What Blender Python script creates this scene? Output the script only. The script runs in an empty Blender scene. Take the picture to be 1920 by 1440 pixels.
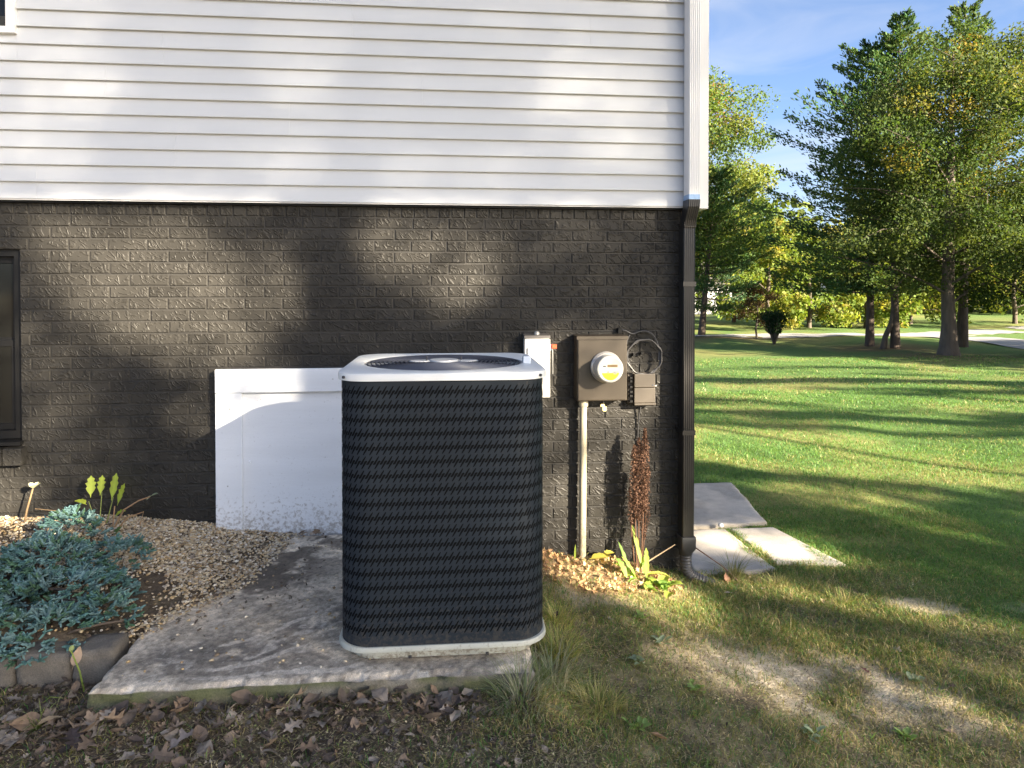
import bpy, bmesh, math, random
import numpy as np
from mathutils import Vector, Matrix

C = bpy.context.scene.collection
SC = bpy.context.scene
rng = np.random.default_rng(7)
random.seed(7)

# ------------------------------------------------------------------ camera
cam = bpy.data.objects.new('camera', bpy.data.cameras.new('camera'))
C.objects.link(cam)
cam.data.sensor_width = 36.0
cam.data.lens = 36.0 * 1310.0 / 1920.0
PITCH = 0.9
cam.location = (0.0, -4.2, 1.44)
cam.rotation_euler = (math.radians(90 - PITCH), 0, math.radians(-5.9))
cam.data.shift_y = -(720 - 540 - 1310 * math.tan(math.radians(PITCH))) / 1920.0
cam.data.clip_start = 0.05
cam.data.clip_end = 2000
SC.camera = cam

# ------------------------------------------------------------------ light
SUN = Vector((0.92, -1.0, 0.5)).normalized()       # towards the sun
w = bpy.data.worlds.new('World'); SC.world = w; w.use_nodes = True
nt = w.node_tree; nt.nodes.clear()
out = nt.nodes.new('ShaderNodeOutputWorld'); bg = nt.nodes.new('ShaderNodeBackground')
sky = nt.nodes.new('ShaderNodeTexSky'); sky.sky_type = 'NISHITA'; sky.sun_disc = False
sky.sun_elevation = math.asin(SUN.z); sky.sun_rotation = math.atan2(SUN.x, SUN.y)
sky.air_density = 0.6; sky.dust_density = 2.0; sky.ozone_density = 2.2
# thin wispy cloud veils over the whole sky
tc = nt.nodes.new('ShaderNodeTexCoord'); mp = nt.nodes.new('ShaderNodeMapping')
mp.inputs['Scale'].default_value = (1.3, 2.2, 5.5); mp.inputs['Rotation'].default_value = (0.25, 0.35, 0.4)
nz = nt.nodes.new('ShaderNodeTexNoise'); nz.inputs['Scale'].default_value = 2.1; nz.inputs['Detail'].default_value = 7
nz.inputs['Roughness'].default_value = 0.55; nz.inputs['Distortion'].default_value = 0.6
rp = nt.nodes.new('ShaderNodeValToRGB')
rp.color_ramp.elements[0].position = 0.44; rp.color_ramp.elements[0].color = (0, 0, 0, 1)
rp.color_ramp.elements[1].position = 0.82; rp.color_ramp.elements[1].color = (0.55, 0.55, 0.55, 1)
mx = nt.nodes.new('ShaderNodeMix'); mx.data_type = 'RGBA'
L = nt.links.new
L(tc.outputs['Generated'], mp.inputs['Vector']); L(mp.outputs[0], nz.inputs['Vector'])
L(nz.outputs['Fac'], rp.inputs['Fac']); L(rp.outputs['Color'], mx.inputs[0])
L(sky.outputs[0], mx.inputs[6]); mx.inputs[7].default_value = (2.9, 2.95, 3.1, 1)
L(mx.outputs[2], bg.inputs['Color']); bg.inputs['Strength'].default_value = 0.05
L(bg.outputs[0], out.inputs['Surface'])

sl = bpy.data.lights.new('sun', 'SUN'); so = bpy.data.objects.new('sun', sl); C.objects.link(so)
sl.energy = 5.0; sl.angle = math.radians(0.53); sl.color = (1.0, 0.86, 0.66)
so.rotation_euler = SUN.to_track_quat('Z', 'Y').to_euler(); so.location = (20, -22, 15)
SC.view_settings.view_transform = 'Standard'; SC.view_settings.look = 'None'
SC.view_settings.exposure = 2.86; SC.view_settings.gamma = 1.0
SC.view_settings.use_curve_mapping = False
try:
    SC.cycles.use_denoising = True
    SC.cycles.max_bounces = 8; SC.cycles.transparent_max_bounces = 8
except Exception:
    pass

# ------------------------------------------------------------------ noise
def _h(ix, iy, s):
    n = (ix.astype(np.int64) * 374761393 + iy.astype(np.int64) * 668265263 + s * 974711) & 0x7fffffff
    n = ((n ^ (n >> 13)) * 1274126177) & 0x7fffffff
    return ((n ^ (n >> 16)) & 0xffff) / 65535.0
def vnoise(x, y, s=0):
    x = np.asarray(x, float); y = np.asarray(y, float)
    ix = np.floor(x); iy = np.floor(y); fx = x - ix; fy = y - iy
    fx = fx * fx * (3 - 2 * fx); fy = fy * fy * (3 - 2 * fy)
    a = _h(ix, iy, s); b = _h(ix + 1, iy, s); c = _h(ix, iy + 1, s); d = _h(ix + 1, iy + 1, s)
    return (a * (1 - fx) + b * fx) * (1 - fy) + (c * (1 - fx) + d * fx) * fy
def fbm(x, y, s=0, o=4):
    t = 0; a = 0.5; n = 0
    for i in range(o):
        t = t + a * vnoise(np.asarray(x) * 2 ** i, np.asarray(y) * 2 ** i, s + i * 17); n += a; a *= 0.5
    return t / n
def S(t):
    t = np.clip(t, 0, 1); return t * t * (3 - 2 * t)
def ell(x, y, cx, cy, rx, ry, rot=0.0, soft=0.5):
    c, s = math.cos(rot), math.sin(rot)
    dx = x - cx; dy = y - cy
    d = np.sqrt(((dx * c + dy * s) / rx) ** 2 + ((-dx * s + dy * c) / ry) ** 2)
    return 1 - S((d - (1 - soft)) / (2 * soft))

# ------------------------------------------------------------------ mesh helpers
def wloc(o):
    v = Vector((0, 0, 0))
    while o is not None:
        v = v + o.location; o = o.parent
    return v
def fast_mesh(name, V, groups, col=None, smooth=False):
    V = np.asarray(V, np.float32)
    me = bpy.data.meshes.new(name)
    loops = np.concatenate([np.asarray(g, np.int32).ravel() for g in groups if len(g)])
    sizes = np.concatenate([np.full(len(g), np.asarray(g).shape[1], np.int32) for g in groups if len(g)])
    starts = np.concatenate([[0], np.cumsum(sizes)[:-1]]).astype(np.int32)
    me.vertices.add(len(V)); me.vertices.foreach_set('co', V.ravel())
    me.loops.add(len(loops)); me.loops.foreach_set('vertex_index', loops)
    me.polygons.add(len(sizes)); me.polygons.foreach_set('loop_start', starts)
    if smooth:
        me.polygons.foreach_set('use_smooth', np.ones(len(sizes), bool))
    me.update(calc_edges=True)
    if col is not None:
        c = np.ones((len(V), 4), np.float32); c[:, :3] = col
        a = me.color_attributes.new('Col', 'FLOAT_COLOR', 'POINT'); a.data.foreach_set('color', c.ravel())
    return me
def place(name, me, mats, parent=None):
    """link a mesh given in world coordinates as a child of parent"""
    o = bpy.data.objects.new(name, me); C.objects.link(o)
    for m in (mats if isinstance(mats, (list, tuple)) else [mats]):
        me.materials.append(m)
    if parent is not None:
        o.parent = parent
        d = wloc(parent)
        me.transform(Matrix.Translation(-d))
    return o
def tag(o, label=None, cat=None, group=None, kind=None):
    if label: o['label'] = label
    if cat: o['category'] = cat
    if group: o['group'] = group
    if kind: o['kind'] = kind
    return o
def thing(name, loc, label, cat, group=None):
    o = bpy.data.objects.new(name, None); C.objects.link(o); o.location = loc
    o.empty_display_size = 0.1
    return tag(o, label, cat, group)

class MB:
    def __init__(s): s.V = []; s.F = []; s.C = []; s.col = None
    def _c(s, n):
        if s.col is not None: s.C += [s.col] * n
    def add(s, vs, fs):
        b = len(s.V); s.V += [tuple(v) for v in vs]; s.F += [tuple(b + i for i in f) for f in fs]; s._c(len(vs)); return s
    def box(s, x0, x1, y0, y1, z0, z1, ch=0.0):
        if ch <= 0:
            vs = [(x, y, z) for z in (z0, z1) for y in (y0, y1) for x in (x0, x1)]
            return s.add(vs, [(0, 2, 3, 1), (4, 5, 7, 6), (0, 1, 5, 4), (2, 6, 7, 3), (0, 4, 6, 2), (1, 3, 7, 5)])
        bm = bmesh.new()
        bmesh.ops.create_cube(bm, size=1)
        for v in bm.verts:
            v.co = ((x0 + x1) / 2 + v.co.x * (x1 - x0), (y0 + y1) / 2 + v.co.y * (y1 - y0), (z0 + z1) / 2 + v.co.z * (z1 - z0))
        bmesh.ops.bevel(bm, geom=bm.edges[:], offset=ch, segments=2, affect='EDGES', profile=0.5)
        bm.verts.index_update()
        vs = [tuple(v.co) for v in bm.verts]; fs = [tuple(v.index for v in f.verts) for f in bm.faces]; bm.free()
        return s.add(vs, fs)
    def prism(s, poly, axis, a, b):
        """extrude a polygon (2-D points) along axis from a to b"""
        def P(p, t): return {'x': (t, p[0], p[1]), 'y': (p[0], t, p[1]), 'z': (p[0], p[1], t)}[axis]
        n = len(poly); vs = [P(p, a) for p in poly] + [P(p, b) for p in poly]
        fs = [tuple(range(n)), tuple(range(2 * n - 1, n - 1, -1))] + [(i, i + n, (i + 1) % n + n, (i + 1) % n) for i in range(n)]
        return s.add(vs, fs)
    def tube(s, pts, r, n=8, cap=True, rot=0.0):
        pts = [Vector(p) for p in pts]; rs = r if isinstance(r, (list, tuple)) else [r] * len(pts)
        b = len(s.V); up = None; vs = []
        for i, p in enumerate(pts):
            d = (pts[min(i + 1, len(pts) - 1)] - pts[max(i - 1, 0)])
            if d.length < 1e-9: d = Vector((0, 0, 1))
            d.normalize()
            if up is None:
                up = Vector((0, 0, 1)) if abs(d.z) < 0.9 else Vector((1, 0, 0))
            u = d.cross(up)
            if u.length < 1e-6: u = d.orthogonal()
            u.normalize(); v = u.cross(d).normalized(); up = v
            for k in range(n):
                a = 2 * math.pi * k / n + rot
                vs.append(p + (u * math.cos(a) + v * math.sin(a)) * rs[i])
        fs = []
        for i in range(len(pts) - 1):
            for k in range(n):
                fs.append((i * n + k, i * n + (k + 1) % n, (i + 1) * n + (k + 1) % n, (i + 1) * n + k))
        if cap:
            fs.append(tuple(range(n))[::-1]); fs.append(tuple((len(pts) - 1) * n + k for k in range(n)))
        return s.add(vs, fs)
    def ring(s, c, R, r, axis='z', n=48, m=6):
        pts = []
        vs = []; fs = []
        for i in range(n):
            a = 2 * math.pi * i / n
            for k in range(m):
                b = 2 * math.pi * k / m
                q = R + r * math.cos(b); h = r * math.sin(b)
                p = {'z': (q * math.cos(a), q * math.sin(a), h), 'y': (q * math.cos(a), h, q * math.sin(a))}[axis]
                vs.append((c[0] + p[0], c[1] + p[1], c[2] + p[2]))
        for i in range(n):
            for k in range(m):
                fs.append((i * m + k, ((i + 1) % n) * m + k, ((i + 1) % n) * m + (k + 1) % m, i * m + (k + 1) % m))
        return s.add(vs, fs)
    def lathe(s, c, prof, axis='y', n=40):
        """prof: list of (radius, offset along axis)"""
        vs = []; fs = []
        for (r, h) in prof:
            for k in range(n):
                a = 2 * math.pi * k / n
                p = {'y': (r * math.cos(a), h, r * math.sin(a)), 'z': (r * math.cos(a), r * math.sin(a), h)}[axis]
                vs.append((c[0] + p[0], c[1] + p[1], c[2] + p[2]))
        for i in range(len(prof) - 1):
            for k in range(n):
                fs.append((i * n + k, i * n + (k + 1) % n, (i + 1) * n + (k + 1) % n, (i + 1) * n + k))
        fs.append(tuple(range(n))); fs.append(tuple((len(prof) - 1) * n + k for k in range(n))[::-1])
        return s.add(vs, fs)
    def loft(s, rings, cap=True):
        n = len(rings[0]); vs = [p for r in rings for p in r]; fs = []
        for i in range(len(rings) - 1):
            for k in range(n):
                fs.append((i * n + k, i * n + (k + 1) % n, (i + 1) * n + (k + 1) % n, (i + 1) * n + k))
        if cap:
            fs.append(tuple(range(n))[::-1]); fs.append(tuple((len(rings) - 1) * n + k for k in range(n)))
        return s.add(vs, fs)
    def build(s, name, mats, parent=None, smooth=False, angle=None):
        me = bpy.data.meshes.new(name); me.from_pydata(s.V, [], s.F)
        bm = bmesh.new(); bm.from_mesh(me); bmesh.ops.recalc_face_normals(bm, faces=bm.faces); bm.to_mesh(me); bm.free()
        if s.C:
            c = np.ones((len(s.V), 4), np.float32); c[:, :3] = np.array(s.C)
            a = me.color_attributes.new('Col', 'FLOAT_COLOR', 'POINT'); a.data.foreach_set('color', c.ravel())
        if smooth or angle:
            me.polygons.foreach_set('use_smooth', np.ones(len(me.polygons), bool))
            if angle:
                me.set_sharp_from_angle(angle=math.radians(angle))
        me.update()
        return place(name, me, mats, parent)

# ------------------------------------------------------------------ materials
def mat(name, col=(.5, .5, .5), rough=.6, attr=False, var=0.0, vscale=8.0, stretch=(1, 1, 1), bump=0.0, bscale=60.0,
        bdist=0.004, metal=0.0, spec=0.5, trans=0.0, fine=0.0, rvar=0.0, coat=0.0):
    m = bpy.data.materials.new(name); m.use_nodes = True
    t = m.node_tree; N = t.nodes; lk = t.links.new
    p = N['Principled BSDF']; o = N['Material Output']
    p.inputs['Roughness'].default_value = rough; p.inputs['Metallic'].default_value = metal
    p.inputs['Specular IOR Level'].default_value = spec; p.inputs['Coat Weight'].default_value = coat
    if attr:
        a = N.new('ShaderNodeAttribute'); a.attribute_name = 'Col'; cur = a.outputs['Color']
    else:
        r = N.new('ShaderNodeRGB'); r.outputs[0].default_value = (*col, 1); cur = r.outputs[0]
    g = N.new('ShaderNodeNewGeometry'); mpn = N.new('ShaderNodeMapping'); mpn.inputs['Scale'].default_value = stretch
    lk(g.outputs['Position'], mpn.inputs['Vector'])
    def vary(cur, scale, amt, det):
        n = N.new('ShaderNodeTexNoise'); n.inputs['Scale'].default_value = scale; n.inputs['Detail'].default_value = det
        lk(mpn.outputs[0], n.inputs['Vector'])
        mr = N.new('ShaderNodeMapRange'); mr.inputs[1].default_value = 0.25; mr.inputs[2].default_value = 0.75
        mr.inputs[3].default_value = 1 - amt; mr.inputs[4].default_value = 1 + amt
        lk(n.outputs['Fac'], mr.inputs[0])
        x = N.new('ShaderNodeVectorMath'); x.operation = 'SCALE'
        lk(cur, x.inputs[0]); lk(mr.outputs[0], x.inputs['Scale'])
        return x.outputs[0], n
    if var: cur, n1 = vary(cur, vscale, var, 6)
    if fine: cur, n2 = vary(cur, 220.0, fine, 3)
    lk(cur, p.inputs['Base Color'])
    if rvar:
        n = N.new('ShaderNodeTexNoise'); n.inputs['Scale'].default_value = vscale * 2; n.inputs['Detail'].default_value = 5
        lk(mpn.outputs[0], n.inputs['Vector'])
        mr = N.new('ShaderNodeMapRange'); mr.inputs[3].default_value = rough - rvar; mr.inputs[4].default_value = rough + rvar
        lk(n.outputs['Fac'], mr.inputs[0]); lk(mr.outputs[0], p.inputs['Roughness'])
    if bump:
        n = N.new('ShaderNodeTexNoise'); n.inputs['Scale'].default_value = bscale; n.inputs['Detail'].default_value = 6
        lk(mpn.outputs[0], n.inputs['Vector'])
        b = N.new('ShaderNodeBump'); b.inputs['Strength'].default_value = bump; b.inputs['Distance'].default_value = bdist
        lk(n.outputs['Fac'], b.inputs['Height']); lk(b.outputs[0], p.inputs['Normal'])
    if trans:
        tr = N.new('ShaderNodeBsdfTranslucent'); ms = N.new('ShaderNodeMixShader'); ms.inputs[0].default_value = trans
        x = N.new('ShaderNodeVectorMath'); x.operation = 'MULTIPLY'; x.inputs[1].default_value = (1.5, 1.45, 0.6)
        lk(cur, x.inputs[0]); lk(x.outputs[0], tr.inputs['Color'])
        lk(p.outputs[0], ms.inputs[1]); lk(tr.outputs[0], ms.inputs[2]); lk(ms.outputs[0], o.inputs['Surface'])
    return m

def brick_mat(name, col):
    m = mat(name, col, rough=.46, var=.28, vscale=4, fine=.15, spec=.18)
    t = m.node_tree; N = t.nodes; lk = t.links.new; p = N['Principled BSDF']
    g = N.new('ShaderNodeNewGeometry'); oi = N.new('ShaderNodeObjectInfo')
    src = p.inputs['Base Color'].links[0].from_socket
    tone = N.new('ShaderNodeMapRange'); tone.inputs[3].default_value = .80; tone.inputs[4].default_value = 1.2
    lk(oi.outputs['Random'], tone.inputs[0])
    tm = N.new('ShaderNodeVectorMath'); tm.operation = 'SCALE'; lk(src, tm.inputs[0]); lk(tone.outputs[0], tm.inputs['Scale']); lk(tm.outputs[0], p.inputs['Base Color'])
    sc = N.new('ShaderNodeVectorMath'); sc.operation = 'SCALE'; sc.inputs[0].default_value = (7.3, 0, 3.1)
    lk(oi.outputs['Random'], sc.inputs['Scale'])
    ad = N.new('ShaderNodeVectorMath'); lk(g.outputs['Position'], ad.inputs[0]); lk(sc.outputs[0], ad.inputs[1])
    wn = N.new('ShaderNodeTexNoise'); wn.inputs['Scale'].default_value = 14; wn.inputs['Detail'].default_value = 2
    lk(ad.outputs[0], wn.inputs['Vector'])
    ws = N.new('ShaderNodeVectorMath'); ws.operation = 'SCALE'; ws.inputs['Scale'].default_value = 0.05
    lk(wn.outputs['Color'], ws.inputs[0])
    ad2 = N.new('ShaderNodeVectorMath'); lk(ad.outputs[0], ad2.inputs[0]); lk(ws.outputs[0], ad2.inputs[1])
    def strokes(ang, sx, sz, thin, thr):
        # long thin cells, rotated in the wall's plane; their edges are creases, kept only in patches
        mp_ = N.new('ShaderNodeMapping'); mp_.vector_type = 'TEXTURE'
        mp_.inputs['Rotation'].default_value = (0, math.radians(ang), 0); mp_.inputs['Scale'].default_value = (sx, 1, sz)
        lk(ad2.outputs[0], mp_.inputs['Vector'])
        v = N.new('ShaderNodeTexVoronoi'); v.feature = 'DISTANCE_TO_EDGE'; v.voronoi_dimensions = '3D'
        v.inputs['Scale'].default_value = 1.0
        lk(mp_.outputs[0], v.inputs['Vector'])
        mr = N.new('ShaderNodeMapRange'); mr.interpolation_type = 'SMOOTHSTEP'
        mr.inputs[1].default_value = 0; mr.inputs[2].default_value = thin; mr.inputs[3].default_value = 1; mr.inputs[4].default_value = 0
        lk(v.outputs['Distance'], mr.inputs[0])
        n = N.new('ShaderNodeTexNoise'); n.inputs['Scale'].default_value = 26; n.inputs['Detail'].default_value = 1
        lk(ad.outputs[0], n.inputs['Vector'])
        m2 = N.new('ShaderNodeMapRange'); m2.inputs[1].default_value = thr; m2.inputs[2].default_value = thr + .1
        lk(n.outputs['Fac'], m2.inputs[0])
        mu = N.new('ShaderNodeMath'); mu.operation = 'MULTIPLY'; lk(mr.outputs[0], mu.inputs[0]); lk(m2.outputs[0], mu.inputs[1])
        return mu.outputs[0]
    a = strokes(38, .075, .024, .16, .44); b = strokes(78, .07, .022, .16, .55)
    mxm = N.new('ShaderNodeMath'); mxm.operation = 'MAXIMUM'; lk(a, mxm.inputs[0]); lk(b, mxm.inputs[1])
    fn = N.new('ShaderNodeTexNoise'); fn.inputs['Scale'].default_value = 180; fn.inputs['Detail'].default_value = 4
    lk(g.outputs['Position'], fn.inputs['Vector'])
    ma = N.new('ShaderNodeMath'); ma.operation = 'MULTIPLY_ADD'; ma.inputs[1].default_value = .18
    lk(fn.outputs['Fac'], ma.inputs[0]); lk(mxm.outputs[0], ma.inputs[2])
    bu = N.new('ShaderNodeBump'); bu.inputs['Strength'].default_value = .85; bu.inputs['Distance'].default_value = .0036
    lk(ma.outputs[0], bu.inputs['Height']); lk(bu.outputs[0], p.inputs['Normal'])
    return m

def splash(m, top, colr=(.16, .125, .085), amt=.75, thr=.52):
    t = m.node_tree; N = t.nodes; lk = t.links.new; p = N['Principled BSDF']; src = p.inputs['Base Color'].links[0].from_socket
    g = N.new('ShaderNodeNewGeometry'); sx = N.new('ShaderNodeSeparateXYZ'); lk(g.outputs['Position'], sx.inputs[0])
    mr = N.new('ShaderNodeMapRange'); mr.inputs[1].default_value = top; mr.inputs[2].default_value = -.02; mr.inputs[3].default_value = 0; mr.inputs[4].default_value = .22
    lk(sx.outputs['Z'], mr.inputs[0])
    n = N.new('ShaderNodeTexNoise'); n.inputs['Scale'].default_value = 55; n.inputs['Detail'].default_value = 8; n.inputs['Roughness'].default_value = .7; lk(g.outputs['Position'], n.inputs['Vector'])
    ad = N.new('ShaderNodeMath'); ad.operation = 'ADD'; lk(n.outputs['Fac'], ad.inputs[0]); lk(mr.outputs[0], ad.inputs[1])
    m2 = N.new('ShaderNodeMapRange'); m2.inputs[1].default_value = thr + .1; m2.inputs[2].default_value = thr + .24; m2.inputs[4].default_value = amt; lk(ad.outputs[0], m2.inputs[0])
    x = N.new('ShaderNodeMix'); x.data_type = 'RGBA'; lk(m2.outputs[0], x.inputs[0]); lk(src, x.inputs[6]); x.inputs[7].default_value = (*colr, 1); lk(x.outputs[2], p.inputs['Base Color'])
M = dict(
    brick=brick_mat('painted_brick', (.028, .0265, .0235)),
    mortar=mat('painted_mortar', (.021, .0195, .017), .6, var=.2, vscale=9, bump=.4, bscale=90),
    siding=mat('vinyl_siding', (.56, .58, .595), .42, var=.03, vscale=2.0, stretch=(.6, 1, 6), bump=.10, bscale=26, bdist=.002),
    trim=mat('white_trim', (.78, .78, .77), .4, var=.03, vscale=3, bump=.05, bscale=80),
    door=mat('white_painted_board', (.73, .755, .785), .5, var=.07, vscale=3.5, bump=.25, bscale=30, bdist=.003, stretch=(.3, 1, 2.2), fine=.02),
    black=mat('black_paint', (.012, .012, .012), .42, spec=.2, var=.2, vscale=6, bump=.08, bscale=90),
    bronze=mat('black_downspout_paint', (.022, .021, .02), .33, var=.25, vscale=5),
    glass=mat('dark_window_glass', (.012, .013, .012), .05, spec=.35),
    screen=mat('insect_screen', (.03, .03, .026), .7, fine=.3),
    tape=mat('blue_edge', (.30, .45, .68), .5, var=.2, vscale=40),
    meterbox=mat('brown_enamel', (.040, .031, .021), .42, var=.12, vscale=5, bump=.05, bscale=120),
    nid=mat('brown_plastic', (.046, .037, .027), .55, var=.1, vscale=10, bump=.05, bscale=200),
    meter=mat('meter_white', (.40, .40, .38), .3, spec=.4),
    meterring=mat('meter_ring', (.48, .46, .43), .35, metal=.5),
    lcd=mat('display', (.16, .11, .055), .3),
    yellow=mat('yellow_label', (.52, .38, .005), .5),
    ink=mat('black_print', (.04, .04, .045), .6),
    greyink=mat('grey_print', (.3, .3, .3), .6),
    inkonyellow=mat('print_on_yellow', (.38, .27, .02), .6),
    switch=mat('light_grey_enamel', (.62, .61, .575), .45, var=.04, vscale=8, bump=.04, bscale=100),
    switchtop=mat('dark_hood', (.10, .09, .08), .5, var=.15, vscale=14),
    red=mat('red_handle', (.75, .09, .03), .4),
    galv=mat('grey_metal', (.42, .42, .41), .4, metal=.6, var=.2, vscale=30),
    blue=mat('blue_grey_boss', (.30, .40, .52), .45),
    pvc=mat('grey_pvc', (.33, .30, .215), .45, var=.14, vscale=6, stretch=(1, 1, .5), rvar=.08),
    cable=mat('black_cable', (.055, .054, .055), .35),
    tagm=mat('yellow_tag', (.72, .55, .24), .5, var=.2, vscale=60),
    acjacket=mat('navy_grey_metal', (.017, .0235, .032), .55, var=.14, vscale=3.5, stretch=(1, 1, .4), fine=.05, spec=.22),
    acdark=mat('coil_dark', (.003, .0033, .004), .8, spec=.15),
    aclid=mat('pale_grey_enamel', (.72, .735, .72), .42, var=.04, vscale=5, bump=.03, bscale=60),
    acbase=mat('beige_grey_enamel', (.46, .465, .40), .5, var=.12, vscale=8),
    acguard=mat('fan_guard_paint', (.055, .062, .085), .4),
    acmount=mat('motor_plate', (.55, .58, .62), .35, metal=.3),
    clear=mat('milky_plastic', (.72, .77, .82), .2, spec=.7),
    adapter=mat('dark_grey_plastic', (.028, .029, .031), .45, var=.15, vscale=20),
    hose=mat('grey_ribbed_hose', (.06, .059, .06), .4, var=.3, vscale=12, rvar=.1),
    pad=mat('weathered_concrete', rough=.9, attr=True, var=.16, vscale=22, fine=.35, bump=.8, bscale=75, bdist=.006),
    slab=mat('walk_concrete', rough=.9, attr=True, var=.12, vscale=14, fine=.22, bump=.4, bscale=120, bdist=.003),
    stone=mat('edging_concrete', (.14, .123, .10), .9, var=.3, vscale=16, fine=.3, bump=.7, bscale=60, bdist=.006),
    ground=mat('soil_and_thatch', rough=.95, attr=True, var=.25, vscale=30, fine=.35, bump=.9, bscale=70, bdist=.012, spec=.2),
    grass=mat('grass_blades', rough=.55, attr=True, trans=.35, spec=.3),
    leaf=mat('tree_leaf', rough=.6, attr=True, trans=.4, spec=.12),
    needle=mat('pine_needles', rough=.6, attr=True, trans=.25, spec=.12),
    plant=mat('plant_leaf', rough=.5, attr=True, trans=.4, spec=.35),
    juniper=mat('blue_juniper', rough=.65, attr=True, trans=.12, spec=.25),
    dead=mat('dead_leaf', rough=.75, attr=True, trans=.12, var=.25, vscale=60, spec=.2),
    pebble=mat('pebbles', rough=.7, attr=True, var=.15, vscale=120, spec=.3),
    bark=mat('bark', (.085, .068, .052), .9, var=.45, vscale=7, stretch=(1, 1, .25), bump=1.0, bscale=22, bdist=.03),
    pinebark=mat('pine_bark', (.07, .052, .04), .9, var=.4, vscale=8, stretch=(1, 1, .35), bump=1.0, bscale=20, bdist=.03),
    twig=mat('twig', rough=.85, attr=True),
    road=mat('pale_asphalt', (.27, .265, .265), .9, var=.08, vscale=.6, fine=.15),
    housefar=mat('grey_siding', (.34, .34, .36), .6),
    roof=mat('roof_shingle', (.07, .065, .06), .9, var=.2, vscale=20),
)

splash(M['door'], .30, amt=.6); splash(M['acbase'], .10, amt=.7); splash(M['pvc'], .1, amt=.6)
splash(M['acjacket'], .30, (.085, .075, .06), .45, .50)
# ------------------------------------------------------------------ terrain
def xbed(y):
    """where the gravel bed ends against / over the concrete pad"""
    return np.interp(y, [-1.25, -1.12, -0.98, -0.72, -0.4, -0.05, .1], [-1.27, -1.24, -1.14, -.97, -.93, -.86, -.84])
def G(x, y):
    x = np.asarray(x, float); y = np.asarray(y, float)
    z = -.105 - .095 * S((x - .35) / .5) - .16 * S((x - .8) / .9) - .05 * S((x - 1.8) / 3)
    z = z - S((x - 1.0) / .8) * (.034 * np.clip(y - 2, 0, 20) + .012 * np.clip(y - 22, 0, 15) - .006 * np.clip(y - 37, 0, 400))
    s = xbed(y) - x
    bed = np.clip(s * .10, -.15, .04) + .10 * S((s - .15) / 1.1) * (.45 + .55 * S((y + 1.2) / 1.1))
    inb = S((y + 1.30) / .07) * S((s + .02) / .04) * (x < .2)
    z = z * (1 - inb) + bed * inb
    z = z + .035 * S((y + 1.80) / .18) * S((-1.50 - y) / .03) * S((.5 - x) / .2) * S((x + 1.5) / .3)
    # soil banked up under the pad's right edge and behind the unit
    n = fbm(x * 6, y * 6, 3, 4) - .5
    n2 = fbm(x * .35, y * .35, 9, 3) - .5
    far = S((np.abs(x) + np.abs(y) - 3) / 8)
    return z + n * .03 * (1 - S((np.abs(x) + np.abs(y) - 5) / 4)) + n2 * .25 * far
def pad_zone(x, y): return (x > -1.24) & (x < .34) & (y > -1.57) & (y < 0)

def ax(parts):
    return np.unique(np.concatenate(parts))
gx = ax([-3.2 - np.geomspace(.05, 300, 26), np.arange(-3.2, 4.0, .03), 4.0 + np.geomspace(.03, 420, 90)])
gy = ax([-2.9 - np.geomspace(.05, 200, 24), np.arange(-2.9, 2.4, .03), 2.4 + np.geomspace(.03, 500, 110)])
X, Y = np.meshgrid(gx, gy, indexing='ij')
Z = G(X, Y)

def lerp(a, b, t): return a + (np.asarray(b) - a) * t[..., None]
def zones(x, y):
    n = fbm(x * 2.2, y * 2.2, 21, 4)
    k = fbm(x * 8, y * 8, 23, 3)
    litter = np.clip(S((.45 - x + (n - .5) * .9) / .5) * S((1.0 - y) / .4), 0, 1)
    lawn = S((y + .25 + (n - .5) * 1.1 - .45 * S((2.4 - x) / 1.2) + .9 * S((x - 2.0) / 1.2)) / 1.2) * S((x - 1.5) / .5)
    sand = np.maximum.reduce([
        ell(x, y, 1.64, -1.21, .54, .29, -.15, .55), ell(x, y, 2.0, -1.40, .35, .16, -.4, .6) * .8,
        ell(x, y, 2.75, -.52, .22, .10, -.3, .5), ell(x, y, 3.1, .5, .35, .12, -.2, .6) * .5,
        ell(x, y, .78, -.62, .30, .11, -.1, .7) * .5, ell(x, y, 3.3, -.55, .15, .08, 0, .5) * .7]) * S((n * .45 + k * .55 - .24 - .0) / .26)
    dark = np.maximum(ell(x, y, 1.27, -1.42, .13, .08, .3, .6), .55 * ell(x, y, .95, -1.15, .3, .2, 0, .7) * S((k - .4) / .2))
    return n, litter, lawn, sand, dark
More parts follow.
